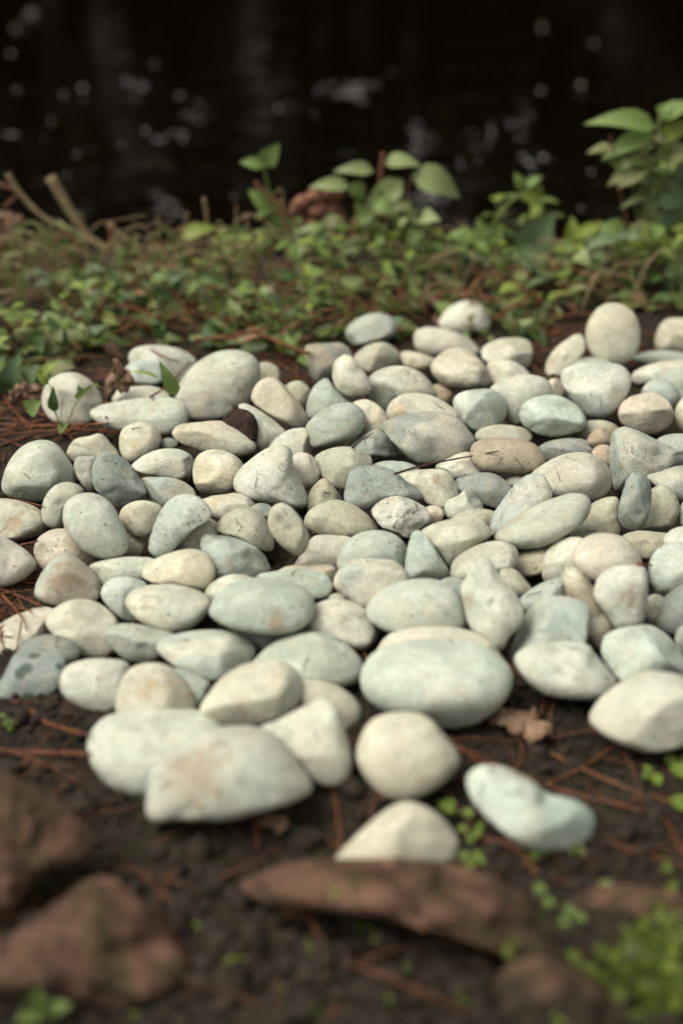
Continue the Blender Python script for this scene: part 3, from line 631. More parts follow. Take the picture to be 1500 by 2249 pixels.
for i, (kc, o, lab, P) in enumerate(SL):
    rng = random.Random(900+i*13)
    c, Q, dim = stone_shape(P, rng, o.get('a', 0), o.get('r', 0), 'f' in o, thick=.62 if P[0][1] > 1700 else .8)
    rr = ray(*c); loc = C0
    sup = -Q[:, 2].min()
    g0 = on_z(c[0], c[1]+dim[1]*FPX*.8, .01)
    hb = float(ground_h(g0[0], g0[1])) + .011*math.exp(-(((g0[0]-.05)/.22)**6+((g0[1]-.80)/.20)**6)) + .010*o.get('l', 0)
    if P[0][1] > 1670: hb = float(ground_h(g0[0], g0[1]))-.001
    d = (CH-hb)/(-rr[2]+sup)
    # coarse picture-space depth profile
    u = np.floor(((Q@RT)*FPX+c[0])/10).astype(int); w_ = np.floor((c[1]-(Q@UP)*FPX)/10).astype(int); dep = Q@FW
    fr = {}
    for a_, b_, z_ in zip(u, w_, dep):
        k_ = (a_, b_); q = fr.get(k_)
        if q is None or z_ < q: fr[k_] = z_
    items.append(dict(c=c, Q=Q, dim=dim, d=d, d0=d, fr=fr, ray=rr, o=o, lab=lab, k=kc, low=max(p[1] for p in P) > 1640))
pairs = []
for i in range(len(items)):
    for j in range(i+1, len(items)):
        A, B = items[j], items[i]      # A is nearer
        if abs(A['c'][0]-B['c'][0]) > 360 or abs(A['c'][1]-B['c'][1]) > 300: continue
        ks = [k for k in A['fr'] if k in B['fr']]
        if len(ks) < 2: continue
        pairs.append((j, i, np.array([A['fr'][k] for k in ks]), np.array([B['fr'][k] for k in ks])))
for it in range(160):
    for j, i, fa, fb in pairs:
        A, B = items[j], items[i]
        v = (A['d']*(1+fa) - B['d']*(1+fb)).max() + .0012
        if v > 0:
            wa = .12 if A['low'] else .5
            A['d'] -= v*wa; B['d'] += v*(1-wa)
    if it < 130:
        for q in items: q['d'] += (q['d0']-q['d'])*.03
PG = 'smooth river pebbles heaped on the pond bank'
def add_stone(q, name, cat, group, mat, faces):
    d = q['d']; me = bpy.data.meshes.new(name)
    loc = C0 + q['ray']*d; W = q['Q']*d
    zb = W[:, 2].min()                       # origin at the stone's underside
    W = W - np.array([0, 0, zb]); loc = loc + np.array([0, 0, zb])
    me.from_pydata(W.tolist(), [], faces); me.polygons.foreach_set('use_smooth', [True]*len(me.polygons)); me.update()
    me.materials.append(mat); ob = bpy.data.objects.new(name, me); ob.location = loc.tolist(); link(ob)
    return tag(ob, q['lab'], cat, group)
dev = []
for i, q in enumerate(items):
    rg = random.Random(i*31+5); o = q['o']
    ob = add_stone(q, 'river_pebble', 'pebble', PG, M_PEB, ICO_F)
    ca = srgb(PAL[q['k']])*ALB; cb = srgb(PAL[o.get('p', q['k'])])*ALB
    j = 1+rg.uniform(-.05, .05); ca = ca*j*np.array([1+rg.uniform(-.025, .025), 1, 1+rg.uniform(-.04, .04)])
    if 'p' not in o: cb = cb*np.array([1.06, .98, .90])*rg.uniform(.86, 1.0)
    tones(ob, ca, cb); ob['speckle'] = o.get('s', .05+rg.random()**2*.45); ob['stain'] = o.get('st', .12); ob['vein'] = o.get('v', .04+rg.random()**3*.5); ob['bands'] = rg.choice([0, 0, 0, .25, .55]) if 'f' not in o else 0.0; 
    ob['mark_at'] = [9., 9., 9.]; ob['mark_size'] = .001; ob['tone_c'] = [.3, .3, .3]
    if 'q' in o:
        mx_, my_, mr_ = [float(t) for t in o['q'][:3]]; zz = q['fr'].get((int(mx_//10), int(my_//10)), -.02)
        mp_ = C0+ray(mx_, my_)*(q['d']*(1+zz)) - np.array(ob.location); ob['mark_at'] = mp_.tolist(); ob['mark_size'] = mr_/FPX*q['d']; ob['tone_c'] = (srgb(PAL[o['q'][3]])*ALB).tolist()
    ob['spots'] = 1.0 if 'black spots' in q['lab'] else 0.0
    dev.append(q['d']-q['d0'])
print('STONES', len(items), 'depth shift min/max', min(dev), max(dev), 'rms', float(np.sqrt(np.mean(np.square(dev)))))

# ------------------------------------------------------------------ red brown rocks in the foreground
ROCKS = [
 ('red brown mossy rock cut by the left edge, upper one', [(-90,1690),(0,1690),(60,1718),(130,1758),(188,1808),(208,1850),(180,1885),(110,1905),(70,1950),(40,1995),(-20,2015),(-110,2000)], -.004, 0.0),
 ('rounded red brown rock at lower left, second from the left edge', [(-70,2130),(40,2040),(120,1985),(190,1932),(250,1928),(310,1978),(368,2055),(410,2120),(380,2180),(250,2215),(100,2210),(-60,2200)], -.006, 0.0),
 ('brown soil covered rock behind the bright moss at lower right', [(1150,2040),(1230,1975),(1320,1945),(1420,1945),(1530,1975),(1620,2040),(1560,2120),(1420,2140),(1290,2130),(1190,2100)], -.012, .0),
 ('widest red brown rock at bottom centre, a low reddish ledge', [(520,1938),(590,1900),(680,1884),(800,1882),(930,1888),(1050,1908),(1140,1955),(1210,2040),(1262,2120),(1225,2165),(1140,2130),(1040,2070),(920,2030),(780,2010),(650,2000),(560,1985)], -.010, .012),
 ('soil covered brown rock running out of the bottom edge, right of centre', [(1130,2110),(1210,2105),(1300,2150),(1390,2240),(1470,2360),(1400,2440),(1240,2380),(1120,2260),(1080,2170)], -.012, .012),
]
for i, (lab, P, hb, sl_) in enumerate(ROCKS):
    rng = random.Random(50+i)
    c, Q, dim = stone_shape(P, rng, .05 if i != 3 else .3, 1.5, big=True, thick=.5, tilt=.1, n=2.3)
    rr = ray(*c); sup = -Q[:, 2].min(); d = (CH-hb)/(-rr[2]+sup)
    q = dict(ray=rr, Q=Q, d=d, lab=lab)
    ob = add_stone(q, 'red_brown_rock', 'rock', 'red brown rocks edging the bed in the foreground', M_ROCK, ICO5_F)
    sv = np.array([v_.co[:] for v_ in ob.data.vertices])@np.array([.35, .8, .6]); ob['soil_line'] = float(sv.max()-(.07 if i == 3 else .012 if i == 4 else .02 if i == 2 else .12))
    print('rock', i, ob.location[:], ob.dimensions[:])

# ------------------------------------------------------------------ seed ball, dry leaves, needles, twigs
q = dict(zip(('c', 'Q', 'dim'), stone_shape([(488,925),(505,903),(535,898),(558,912),(568,940),(562,970),(540,982),(508,972),(488,950)], random.Random(4), .1, 1.0, n=2.05)))
q['ray'] = ray(*q['c']); nb = [t for t in items if t['lab'].startswith('speckled pale pebble right of the dark')][0]
q['d'] = nb['d']-.016; q['lab'] = 'dark brown rough seed ball lodged between pale pebbles'
add_stone(q, 'seed_ball', 'seed ball', None, M_SEED, ICO_F)

def surf(px, py, lift=.001):
    """nearest stone surface or soil under a picture point"""
    k = (int(px//10), int(py//10)); best = None
    for t in items:
        z = t['fr'].get(k)
        if z is not None:
            dd = t['d']*(1+z)
            if best is None or dd < best: best = dd
    g = on_z(px, py, .004); g = on_z(px, py, float(ground_h(g[0], g[1]))+lift)
    r = ray(px, py)
    if best is not None:
        s = C0 + r*(best-.003)
        if s[1] < g[1]+.03: return s
    return g
LIFT = .022
def strand(name, pts, r, mat, label, cat, group=None, r1=None, snap=True, lift=.0015):
    P = [surf(x, y, lift) if snap else on_z(x, y, lift) for x, y in pts]
    P = np.array(P); o0 = P[0].copy()
    v, f = tube(P-o0, r, r1 or r*.6, 6)
    o = mesh_obj(name, v, f, mat); o.location = o0.tolist(); return tag(o, label, cat, group)
NG = 'red brown pine needles on the soil and pebbles'
for pts, r, lab in [
  ([(-30,1650),(90,1652),(200,1655)], .0011, 'thick orange red needle running from the left edge to the big white front pebble'),
  ([(70,1560),(110,1590),(200,1615)], .0010, 'short orange pine needle just above the one from the left edge'),
  ([(985,1615),(1040,1668),(1080,1690)], .0009, 'red pine needle from the largest pebble to the mint green one'),
  ([(1000,1640),(1200,1725),(1350,1765),(1520,1805)], .0010, 'long red pine needle passing behind the mint pebble to the right edge'),
  ([(1120,1600),(1230,1665),(1400,1740),(1520,1770)], .0009, 'long red pine needle crossing another in an X at right'),
  ([(1200,1725),(1270,1690),(1345,1640)], .0010, 'short red pine needle rising to the right below the bulging pebble'),
  ([(745,1725),(800,1735),(850,1755)], .0008, 'red pine needle left of the round cream front pebble'),
  ([(1330,1845),(1430,1880),(1520,1905)], .0008, 'faint red pine needle at the lower right edge'),
  ([(1050,1840),(1130,1860),(1180,1920)], .0010, 'bent brown pine needle below the mint pebble'),
  ([(-20,1095),(40,1098),(95,1112)], .0007, 'dark red needle lying behind the long pale green pebble at left edge'),
  ([(40,1198),(70,1192),(85,1188)], .0008, 'short dark needle in the gap below the long pale green pebble'),
  ([(-10,1290),(40,1308),(90,1330)], .0007, 'red needle in the left soil gap, upper one'),
  ([(0,1300),(45,1350),(60,1385)], .0008, 'red brown needle in the left soil gap, steeper one'),
  ([(-10,1335),(50,1337),(70,1342)], .0007, 'orange needle in the left soil gap, shortest one'),
  ([(-20,930),(80,935),(240,930)], .0014, 'thick orange pine needle at left edge above the speckled pebble, upper'),
  ([(-20,985),(50,965),(130,945)], .0013, 'thick orange pine needle at left edge slanting up'),
  ([(-20,960),(60,950),(170,940)], .0010, 'red needle between the two thick orange ones at left'),
  ([(120,925),(180,940),(235,915)], .0010, 'red needle under the purplish faceted pebble'),
  ([(1400,1240),(1415,1240),(1430,1241)], .0010, 'orange needle scrap in the gap at right'),
  ([(1085,700),(1130,670),(1175,640)], .0014, 'bright orange needle leaning behind the farthest white pebble'),
  ([(280,755),(200,790),(120,775)], .0011, 'orange needle in the weeds behind the left cluster'),
  ([(430,745),(530,735),(640,700)], .0013, 'orange brown needle in front of the weed mat'),
  ([(550,720),(620,755),(680,775)], .0013, 'orange needle crossing below the weed mat'),
  ([(640,720),(740,695),(820,660)], .0013, 'orange needle behind the lone blue oval pebble'),
]:
    strand('pine_needle', pts, r*(1.25 if max(p[1] for p in pts) < 780 else 1), M_NEEDLE, lab, 'pine needle', NG, lift=LIFT if max(p[1] for p in pts) < 780 else .0015)
strand('twig', [(866,1041),(930,1022),(1000,1008),(1094,991)], .00075, M_TWIG, 'thin dark red twig lying across the brown oblong pebble', 'twig', lift=.002)
strand('twig', [(773,984),(795,966),(820,950)], .0006, M_TWIG, 'tiny dark twig beside the heart shaped blue green pebble', 'twig', lift=.002)
strand('twig', [(333,768),(385,792),(432,778)], .0008, M_NEEDLE, 'red curved twig over the white pebble at back left', 'twig', lift=.002)
strand('twig', [(330,872),(365,850),(400,815),(436,772)], .0009, M_NEEDLE, 'red straight twig rising behind the green blade', 'twig', lift=.002)

def stone_y(prefix): return [float(C0[1]+(t['ray']*t['d'])[1]) for t in items if t['lab'].startswith(prefix)][0]
def dry_leaf(pts, y=None, z=.004, label='', n=(0, -.4, 1), thick=.0006):
    """crumpled leaf: outline points, fan from the centre, crumpled and given thickness"""
    P = catmull(pts, 5, True); c = P.mean(0); rg = random.Random(int(c[0]))
    def pt(p, k=0):
        w_ = on_y(p[0], p[1], y) if y else on_z(p[0], p[1], z)
        return w_
    rings = []; nv = len(P)
    for s in (1, .66, .33):
        for i, p in enumerate(P):
            w_ = pt(c+(p-c)*s); w_ = w_ + np.array([0, 0, 1])*(.0022*math.sin(i*.9+s*5)*s + .0015*math.sin(i*2.3) + (1-s)*.002)
            if y: w_ = w_ + np.array([0, 1, 0])*(.003*math.sin(i*.7+s*4))
            rings.append(w_)
    rings.append(pt(c)+np.array([0, 0, .003])); v = np.array(rings); o0 = v.mean(0); v = v-o0; f = []
    for k in range(2):
        for i in range(nv): a = k*nv+i; b = k*nv+(i+1) % nv; f.append((a, b, b+nv, a+nv))
    for i in range(nv): f.append((2*nv+i, 2*nv+(i+1) % nv, 3*nv))
    o = mesh_obj('dry_leaf', v, f, M_DRY); o.location = o0.tolist()
    mo = o.modifiers.new('thickness', 'SOLIDIFY'); mo.thickness = thick
    return tag(o, label, 'leaf', 'fallen dry brown leaves')
dry_leaf([(1072,1575),(1100,1555),(1150,1570),(1165,1560),(1185,1580),(1210,1600),(1205,1618),(1160,1628),(1140,1610),(1105,1600)], label='crumpled light brown dry leaf on soil right of the largest pebble')
dry_leaf([(25,860),(45,848),(60,842),(75,852),(92,846),(95,865),(70,880),(35,885),(20,878)], y=.93, label='pinkish brown curled leaf at far left before the weeds')
dry_leaf([(232,865),(238,830),(255,788),(275,812),(295,825),(290,850),(262,860),(240,880)], y=stone_y('narrow pinkish')-.03, label='upright brown leaf standing between pebbles at back left')
dry_leaf([(965,725),(985,708),(1010,715),(1040,718),(1072,722),(1060,740),(1010,742),(980,745)], y=1.17, label='brown dry leaf under the farthest white pebble')
dry_leaf([(955,610),(985,605),(1035,612),(1010,635),(1005,660),(985,640),(965,635)], y=1.30, label='reddish dry leaf in the weeds above the farthest white pebble')
dry_leaf([(1380,598),(1420,600),(1470,605),(1500,625),(1480,632),(1430,615),(1390,612)], y=1.32, label='long orange brown leaf in the weeds at right')
dry_leaf([(-30,478),(20,470),(50,475),(55,492),(30,510),(-20,515)], y=1.40, label='pinkish withered leaf at the left edge above the pond')
dry_leaf([(565,1800),(600,1790),(625,1800),(640,1815),(615,1825),(590,1818)], label='small red brown leaf scrap in front of the stained slab')

# needle litter and soil crumbs too many to count
rs = np.random.RandomState(21)
acc = Acc()
def litter(n, box, hl=(.02, .06), rad=(.0003, .0007)):
    for i in range(n):
        px, py = rs.uniform(box[0], box[1]), rs.uniform(box[2], box[3])
        g = on_z(px, py, 0); L = rs.uniform(*hl); a = rs.uniform(0, 3.14); h = ground_h(g[0], g[1])
        d = np.array([math.cos(a), math.sin(a), 0])*L/2; r = rs.uniform(*rad); m = np.array([rs.normal(0, .003), rs.normal(0, .003), rs.uniform(.001, .004)])
        p0, p1 = g-d, g+d
        p0[2] = ground_h(p0[0], p0[1])+rs.uniform(0, .003); p1[2] = ground_h(p1[0], p1[1])+rs.uniform(0, .003); mid = (p0+p1)/2+m
        acc.add(tube([p0, mid, p1], r, r*.6, 4, 3))
litter(110, (-200, 1700, 1500, 2200)); litter(260, (-100, 1600, 620, 860), (.03, .08), (.0005, .001)); litter(70, (-150, 260, 880, 1000), (.03, .08), (.0005, .001)); litter(90, (-100, 180, 1240, 1420), (.02, .05)); litter(120, (150, 1500, 900, 1500))
tag(acc.build('pine_needle_litter', M_NEEDLE), 'scattered short pine needles lying on the soil', kind='stuff')
acc = Acc(); cv, cf = ico(2); cv = cv
for i in range(3600):
    px, py = rs.uniform(-250, 1750), (rs.uniform(1500, 2300) if i % 3 else rs.uniform(640, 1450))
    g = on_z(px, py, 0); s = rs.uniform(.0007, .0028)*(2.2 if rs.random() < .06 or py > 1950 and rs.random() < .25 else 1)
    g[2] = ground_h(g[0], g[1]) + s*.3
    v = cv*np.array([rs.uniform(.7, 1.4), rs.uniform(.7, 1.4), rs.uniform(.5, .9)])*s*(1+rs.normal(0, .16, (len(cv), 1)))
    acc.add((v+g, cf))
tag(acc.build('soil_crumbs', M_CLOD), 'dark soil crumbs on the bank', kind='stuff')

# ------------------------------------------------------------------ weeds
def jit(v, s): return np.asarray(v, float)+rs.normal(0, s, 3)
def px_leaf(parent, o0, b, t, wpx, y, tone, nrm=(0, -.5, .85), curl=.15, dy=0., fold=.25, sharp=1.):
    B = on_y(b[0], b[1], y); Tt = on_y(t[0], t[1], y+dy); wd = wpx/FPX*(y/cp)*1.0
    v, f = leaf_geo(B-o0, Tt-o0, wd, nrm, curl, fold, sharp)
    o = mesh_obj('leaf', v, f, M_LEAF, parent); a, b_ = LG[tone]; k = rs.uniform(.85, 1.15)
    return tones(o, np.array(a)*k, np.array(b_)*k)
def px_stem(parent, o0, pts, y, rpx, mat=None, name='stem', r1=None, dy=0.):
    n = len(pts); P = np.array([on_y(p[0], p[1], y+dy*i/max(1, n-1)) for i, p in enumerate(pts)])-o0
    r = rpx/FPX*y/cp/2; v, f = tube(P, r, (r1 or rpx*.6)/FPX*y/cp/2, 7)
    return mesh_obj(name, v, f, mat or M_STEM, parent)
def plant(name, label, cat, base, y, stems, leaves, group=None):
    o0 = on_y(base[0], base[1], y); o0[2] = min(o0[2], float(ground_h(o0[0], o0[1]))+.002)
    e = empty(name, o0, label, cat, group)
    for s in stems: px_stem(e, o0, *s[:1], y, *s[1:])
    for l in leaves: px_leaf(e, o0, l[0], l[1], l[2], y, l[3], **(l[4] if len(l) > 4 else {}))
    return e
F_ = (0, -1, .15); U_ = (0, -.25, 1)
plant('seedling', 'slender seedling with two pale green leaves at its tip, left of centre', 'seedling', (592, 560), 1.33,
  [([(592,600),(596,480),(590,420),(578,362)], 7)],
  [((578,362),(612,316),38,'mid',dict(nrm=F_)), ((578,364),(527,354),26,'mid',dict(nrm=(0,-.8,.6))), ((602,452),(546,418),42,'mid',dict(nrm=F_)), ((600,455),(560,480),26,'mid'),
   ((600,520),(560,505),24,'olive'), ((594,500),(640,478),22,'dark'), ((602,470),(622,440),20,'olive')])
plant('broad_leaved_weed', 'tall weed with large pale drooping leaves in the centre behind the pebbles', 'weed', (852, 590), 1.34,
  [([(858,600),(845,480),(835,400),(842,335)], 10, M_RSTEM), ([(858,590),(880,480),(890,430),(905,385)], 7, M_RSTEM)],
  [((820,376),(733,372),32,'pale',dict(nrm=(0,-.7,.7))), ((768,410),(677,408),34,'pale',dict(nrm=(0,-.7,.7))), ((845,360),(925,358),44,'pale',dict(nrm=(0,-.5,.85))),
   ((905,385),(1015,428),62,'pale',dict(nrm=(.1,-.8,.6),curl=.25)), ((885,395),(790,478),50,'pale',dict(nrm=(0,-.9,.4))), ((872,478),(918,575),50,'olive',dict(nrm=F_)),
   ((780,440),(838,545),26,'mid',dict(nrm=F_)), ((775,400),(800,440),34,'mid',dict(nrm=F_)), ((840,400),(870,470),30,'dark',dict(nrm=F_)), ((850,560),(905,520),36,'olive'), ((855,430),(820,470),28,'olive',dict(nrm=F_))])
plant('sprout', 'yellow green sprout leaning over the water right of centre', 'sprout', (1085, 500), 1.36,
  [([(1075,560),(1090,480),(1125,440),(1160,418)], 9)],
  [((1160,420),(1195,432),46,'yel',dict(nrm=F_)), ((1150,415),(1130,380),24,'mid',dict(nrm=F_)), ((1155,412),(1190,385),22,'mid'), ((1150,420),(1172,440),30,'yel',dict(nrm=F_))])
plant('upright_leaf_cluster', 'bunch of upright blue green leaves right of centre', 'weed', (1070, 620), 1.33,
  [([(1072,640),(1070,600),(1068,560)], 8)],
  [((1062,590),(1050,480),52,'mid',dict(nrm=F_)), ((1068,590),(1100,490),42,'mid',dict(nrm=F_)), ((1075,640),(1010,565),46,'blue'), ((1060,640),(975,560),58,'blue',dict(nrm=(0,-.7,.7))), ((1080,650),(1110,600),40,'olive')])
plant('broad_leaf_rosette', 'rosette of wide blue green leaves below the sprout, right side', 'weed', (1150, 640), 1.31,
  [([(1110,620),(1140,560),(1150,540)], 9)],
  [((1140,560),(1218,470),74,'blue',dict(nrm=F_)), ((1150,560),(1240,530),56,'olive',dict(nrm=(0,-.7,.7))), ((1110,600),(1160,540),30,'blue'), ((1120,630),(1220,610),46,'mid'), ((1130,640),(1060,690),44,'olive'), ((1150,620),(1235,580),40,'blue')])
plant('bright_leaf_shoot', 'single bright yellow green upright leaf right of the rosette', 'weed', (1256, 560), 1.33,
  [([(1256,580),(1257,550)], 7)], [((1257,548),(1256,476),40,'yel',dict(nrm=F_)), ((1256,560),(1290,540),18,'olive')])
plant('leafy_shrub', 'leafy shrub rising over the water at the right edge', 'shrub', (1440, 600), 1.30,
  [([(1450,640),(1445,500),(1440,380),(1448,255)], 10), ([(1450,560),(1480,450),(1510,360)], 8)],
  [((1440,282),(1288,260),48,'mid',dict(nrm=(0,-.7,.7),curl=.2)), ((1435,295),(1320,345),44,'mid',dict(nrm=(0,-.7,.7))), ((1450,262),(1530,222),44,'mid'), ((1445,300),(1530,262),36,'yel',dict(nrm=F_)), ((1450,255),(1470,225),30,'mid'),
   ((1440,350),(1332,402),52,'olive',dict(nrm=(0,-.7,.7))), ((1440,355),(1380,365),34,'mid'), ((1445,350),(1530,325),52,'olive',dict(nrm=(0,-.7,.7))), ((1445,380),(1400,430),44,'mid',dict(nrm=F_)),
   ((1440,430),(1360,452),24,'pale'), ((1440,430),(1410,480),30,'pale',dict(nrm=F_)), ((1450,400),(1530,440),84,'blue',dict(nrm=F_)), ((1460,450),(1500,530),76,'blue',dict(nrm=F_)), ((1440,480),(1390,500),34,'olive'), ((1435,400),(1445,445),26,'pale',dict(nrm=F_)), ((1450,500),(1420,560),46,'mid',dict(nrm=F_))])
plant('low_leafy_weed', 'low weed with bright rounded leaves left of the shrub foot', 'weed', (1350, 600), 1.31,
  [([(1345,620),(1350,560),(1370,510)], 8)],
  [((1375,510),(1310,498),44,'mid',dict(nrm=(0,-.7,.7))), ((1380,515),(1425,495),34,'yel'), ((1350,540),(1392,560),44,'mid',dict(nrm=F_)), ((1345,570),(1300,560),46,'blue'), ((1350,580),(1400,600),36,'blue'), ((1340,590),(1290,605),34,'olive')])
plant('leafy_sprig', 'bright green sprig left of centre with a leaf bending left', 'sprig', (430, 620), 1.30,
  [([(415,640),(450,580),(485,545),(500,520)], 9)],
  [((500,522),(545,500),36,'mid',dict(nrm=F_)), ((498,528),(478,505),26,'yel'), ((440,530),(402,512),20,'mid'), ((400,520),(475,496),34,'yel',dict(nrm=(0,-.7,.7))), ((455,580),(418,610),24,'mid'), ((505,575),(540,572),24,'olive'), ((640,545),(702,540),36,'pale',dict(nrm=(0,-.8,.6)))])
plant('oval_leaf_weed', 'low weed with one smooth oval light green leaf at left', 'weed', (380, 650), 1.26,
  [([(385,670),(372,640),(345,628)], 6)], [((388,618),(322,622),38,'pale',dict(nrm=(0,-.85,.5))), ((385,650),(430,640),28,'dark'), ((380,655),(345,660),24,'mid'), ((640,612),(698,622),28,'yel',dict(nrm=(0,-.7,.7)))])
plant('grass_tuft', 'tuft of dull green grass blades at left above the weed mat', 'grass', (160, 650), 1.28,
  [([(20,560),(60,555),(110,540)], 5)],
  [((185,660),(140,560),30,'olive',dict(nrm=F_,sharp=1.4)), ((170,640),(100,545),18,'olive',dict(nrm=F_)), ((200,650),(260,560),16,'olive',dict(nrm=F_)), ((255,600),(262,530),20,'pale',dict(nrm=F_)), ((290,620),(262,545),16,'yel',dict(nrm=F_)), ((190,640),(220,540),18,'dark',dict(nrm=F_)),
   ((0,560),(115,532),14,'olive',dict(nrm=(0,-.5,.8),curl=-.2)), ((35,650),(5,560),18,'olive',dict(nrm=F_)), ((270,640),(200,555),16,'olive',dict(nrm=F_)), ((60,640),(90,560),12,'pale',dict(nrm=F_)), ((330,640),(235,600),14,'olive',dict(nrm=F_))])
plant('grass_tuft', 'pair of green blades arching by the centre weed', 'grass', (700, 640), 1.27,
  [([(812,605),(845,560),(872,510),(874,482),(850,470)], 6)],
  [((700,600),(830,640),18,'yel',dict(nrm=(0,-.5,.8),curl=.1)), ((560,680),(620,590),16,'olive',dict(nrm=F_)), ((930,610),(880,560),16,'olive',dict(nrm=F_))])
def stalks(label, base, y, L):
    o0 = on_y(base[0], base[1], y); o0[2] = min(o0[2], float(ground_h(o0[0], o0[1]))); e = empty('dry_stalks', o0, label, 'dry stalks', 'withered stalks leaning over the water')
    for s in L: px_stem(e, o0, s[0], y, s[1], s[2] if len(s) > 2 else M_STRAW, 'stalk')
stalks('thick broken pale stalk standing at left over the water', (215, 560), 1.34, [([(112,388),(150,455),(190,515),(225,560)], 22)])
stalks('long jointed green and brown stalk leaning from the left edge', (400, 560), 1.33,
  [([(18,382),(45,425),(100,480),(170,510),(235,545),(320,548),(440,545)], 12, M_STRAW), ([(-10,402),(20,412),(40,425),(10,455)], 9, M_RSTEM), ([(100,545),(115,525),(150,512),(185,540)], 9, M_RSTEM), ([(145,512),(125,580),(120,640)], 8, M_RSTEM), ([(118,530),(110,570),(150,580)], 10, M_RSTEM)])
stalks('short brown green stalk with a knobbed end, left', (310, 560), 1.32, [([(240,490),(262,515),(300,540),(335,552)], 12), ([(240,492),(245,520),(240,545)], 11, M_RSTEM), ([(262,530),(262,580)], 13)])
stalks('bundle of thin brown stalks in the left middle', (430, 620), 1.31,
  [([(448,435),(455,480),(452,520)], 8, M_STRAW), ([(395,500),(430,530),(470,560)], 9, M_RSTEM), ([(345,565),(370,590),(395,615)], 10, M_RSTEM), ([(400,630),(415,560),(440,500)], 8, M_STRAW), ([(430,640),(445,580),(470,540)], 7, M_RSTEM), ([(395,520),(400,580),(385,640)], 7, M_STRAW), ([(450,640),(430,580),(395,540)], 6, M_RSTEM), ([(425,488),(450,545),(455,600)], 8, M_RSTEM)])
stalks('reddish stalks rising among the centre weeds', (640, 620), 1.31,
  [([(560,400),(600,440),(660,500),(720,590),(760,620)], 8, M_RSTEM), ([(780,480),(775,560),(780,590)], 9, M_RSTEM), ([(610,440),(622,480),(645,520)], 12, M_RSTEM), ([(530,570),(545,600),(560,640)], 8, M_NEEDLE), ([(845,530),(865,590),(870,640)], 9, M_RSTEM), ([(700,610),(820,612),(950,625)], 9, M_RSTEM), ([(625,600),(560,680),(522,770)], 8, M_NEEDLE), ([(540,470),(545,500),(550,520)], 8, M_STRAW)])
# withered flower head with pods
o0 = on_y(700, 470, 1.36); o0[2] = -.02; e = empty('withered_flower_head', o0, 'brown withered flower head left of the broad leaved weed', 'flower head')
px_stem(e, o0, [(715,600),(705,530),(700,460)], 1.36, 9, M_RSTEM)
for (x, y, r) in [(665,445,20),(690,435,18),(730,428,20),(735,458,18),(700,465,20),(670,472,17),(715,490,19),(745,480,14),(650,460,15),(690,495,20),(725,515,16),(660,500,15),(705,445,16)]:
    p = on_y(x, y, 1.36+random.Random(x).uniform(-.01, .01)); v = cv*np.array([1, 1, .85])*(r/FPX*1.36/cp)*(1+rs.normal(0, .13, (len(cv), 1)))
    mesh_obj('seed_pod', v+(p-o0), cf, M_POD, e)

# tiny white flowers
for lab, (x, y) in zip(('tiny white weed flower, the right one of three', 'tiny white weed flower, the left one of three', 'tiny white weed flower, the lowest of three'), ((598, 627), (520, 643), (570, 653))):
    p = on_y(x, y, 1.22); o = empty('weed_flower', p, lab, 'flower', 'tiny white flowers in the weed mat')
    for k in range(5):
        a = k*1.257; v, f = leaf_geo((0, 0, 0), np.array([math.cos(a), -.3, math.sin(a)])*.0032, .0024, (0, -1, 0), .1, .1, st=3)
        mesh_obj('petal', v, f, M_GLINT_PETAL, o)
    v, f = tube([(0, 0, 0), (.002, .002, -.02)], .0005, .0007, 5); mesh_obj('stem', v, f, M_STEM, o)

# green blade lying over the pebbles at the back left, small sprouts
plant('green_blade', 'green two tone leaf blade bent over the pebbles at back left', 'leaf', (385, 870), stone_y('pale pebble below the green')-.035, [], [((388,868),(352,795),32,'mid',dict(nrm=(.2,-1,.2),fold=.5)), ((350,830),(280,812),10,'pale')])
plant('sprout', 'small green sprout in front of the purplish faceted pebble', 'sprout', (140, 935), stone_y('whitish pebble with purplish')-.04,
  [([(138,940),(120,900),(115,860),(100,830)], 3), ([(150,935),(165,890),(190,860),(208,842)], 3), ([(138,938),(136,900),(142,860)], 2)],
  [((120,905),(117,850),24,'dark',dict(nrm=F_)), ((165,875),(205,845),14,'mid',dict(nrm=F_)), ((105,845),(82,820),22,'yel'), ((130,950),(150,930),24,'mid'), ((60,905),(90,880),40,'mid',dict(nrm=(0,-.8,.5))), ((180,862),(172,845),12,'mid',dict(nrm=F_)), ((205,842),(222,852),8,'yel')])
plant('round_leaf_weed', 'weed with big rounded dull leaves at the far left edge', 'weed', (30, 880), .985,
  [([(35,900),(25,860)], 5)], [((30,870),(25,790),70,'blue',dict(nrm=(0,-.7,.7))), ((0,880),(45,825),44,'mid',dict(nrm=(0,-.8,.6))), ((60,850),(80,800),44,'blue'), ((90,830),(130,792),26,'yel'), ((-10,760),(18,738),26,'yel'), ((20,900),(95,900),26,'mid'), ((-20,830),(10,780),40,'dark')])
plant('clover_sprig', 'small green leaf at the left edge touching the rounded pale pebble', 'sprig', (0, 1080), .86, [([(-10,1095),(0,1080)], 4)], [((-8,1085),(15,1055),34,'mid',dict(nrm=(0,-.9,.4)))])

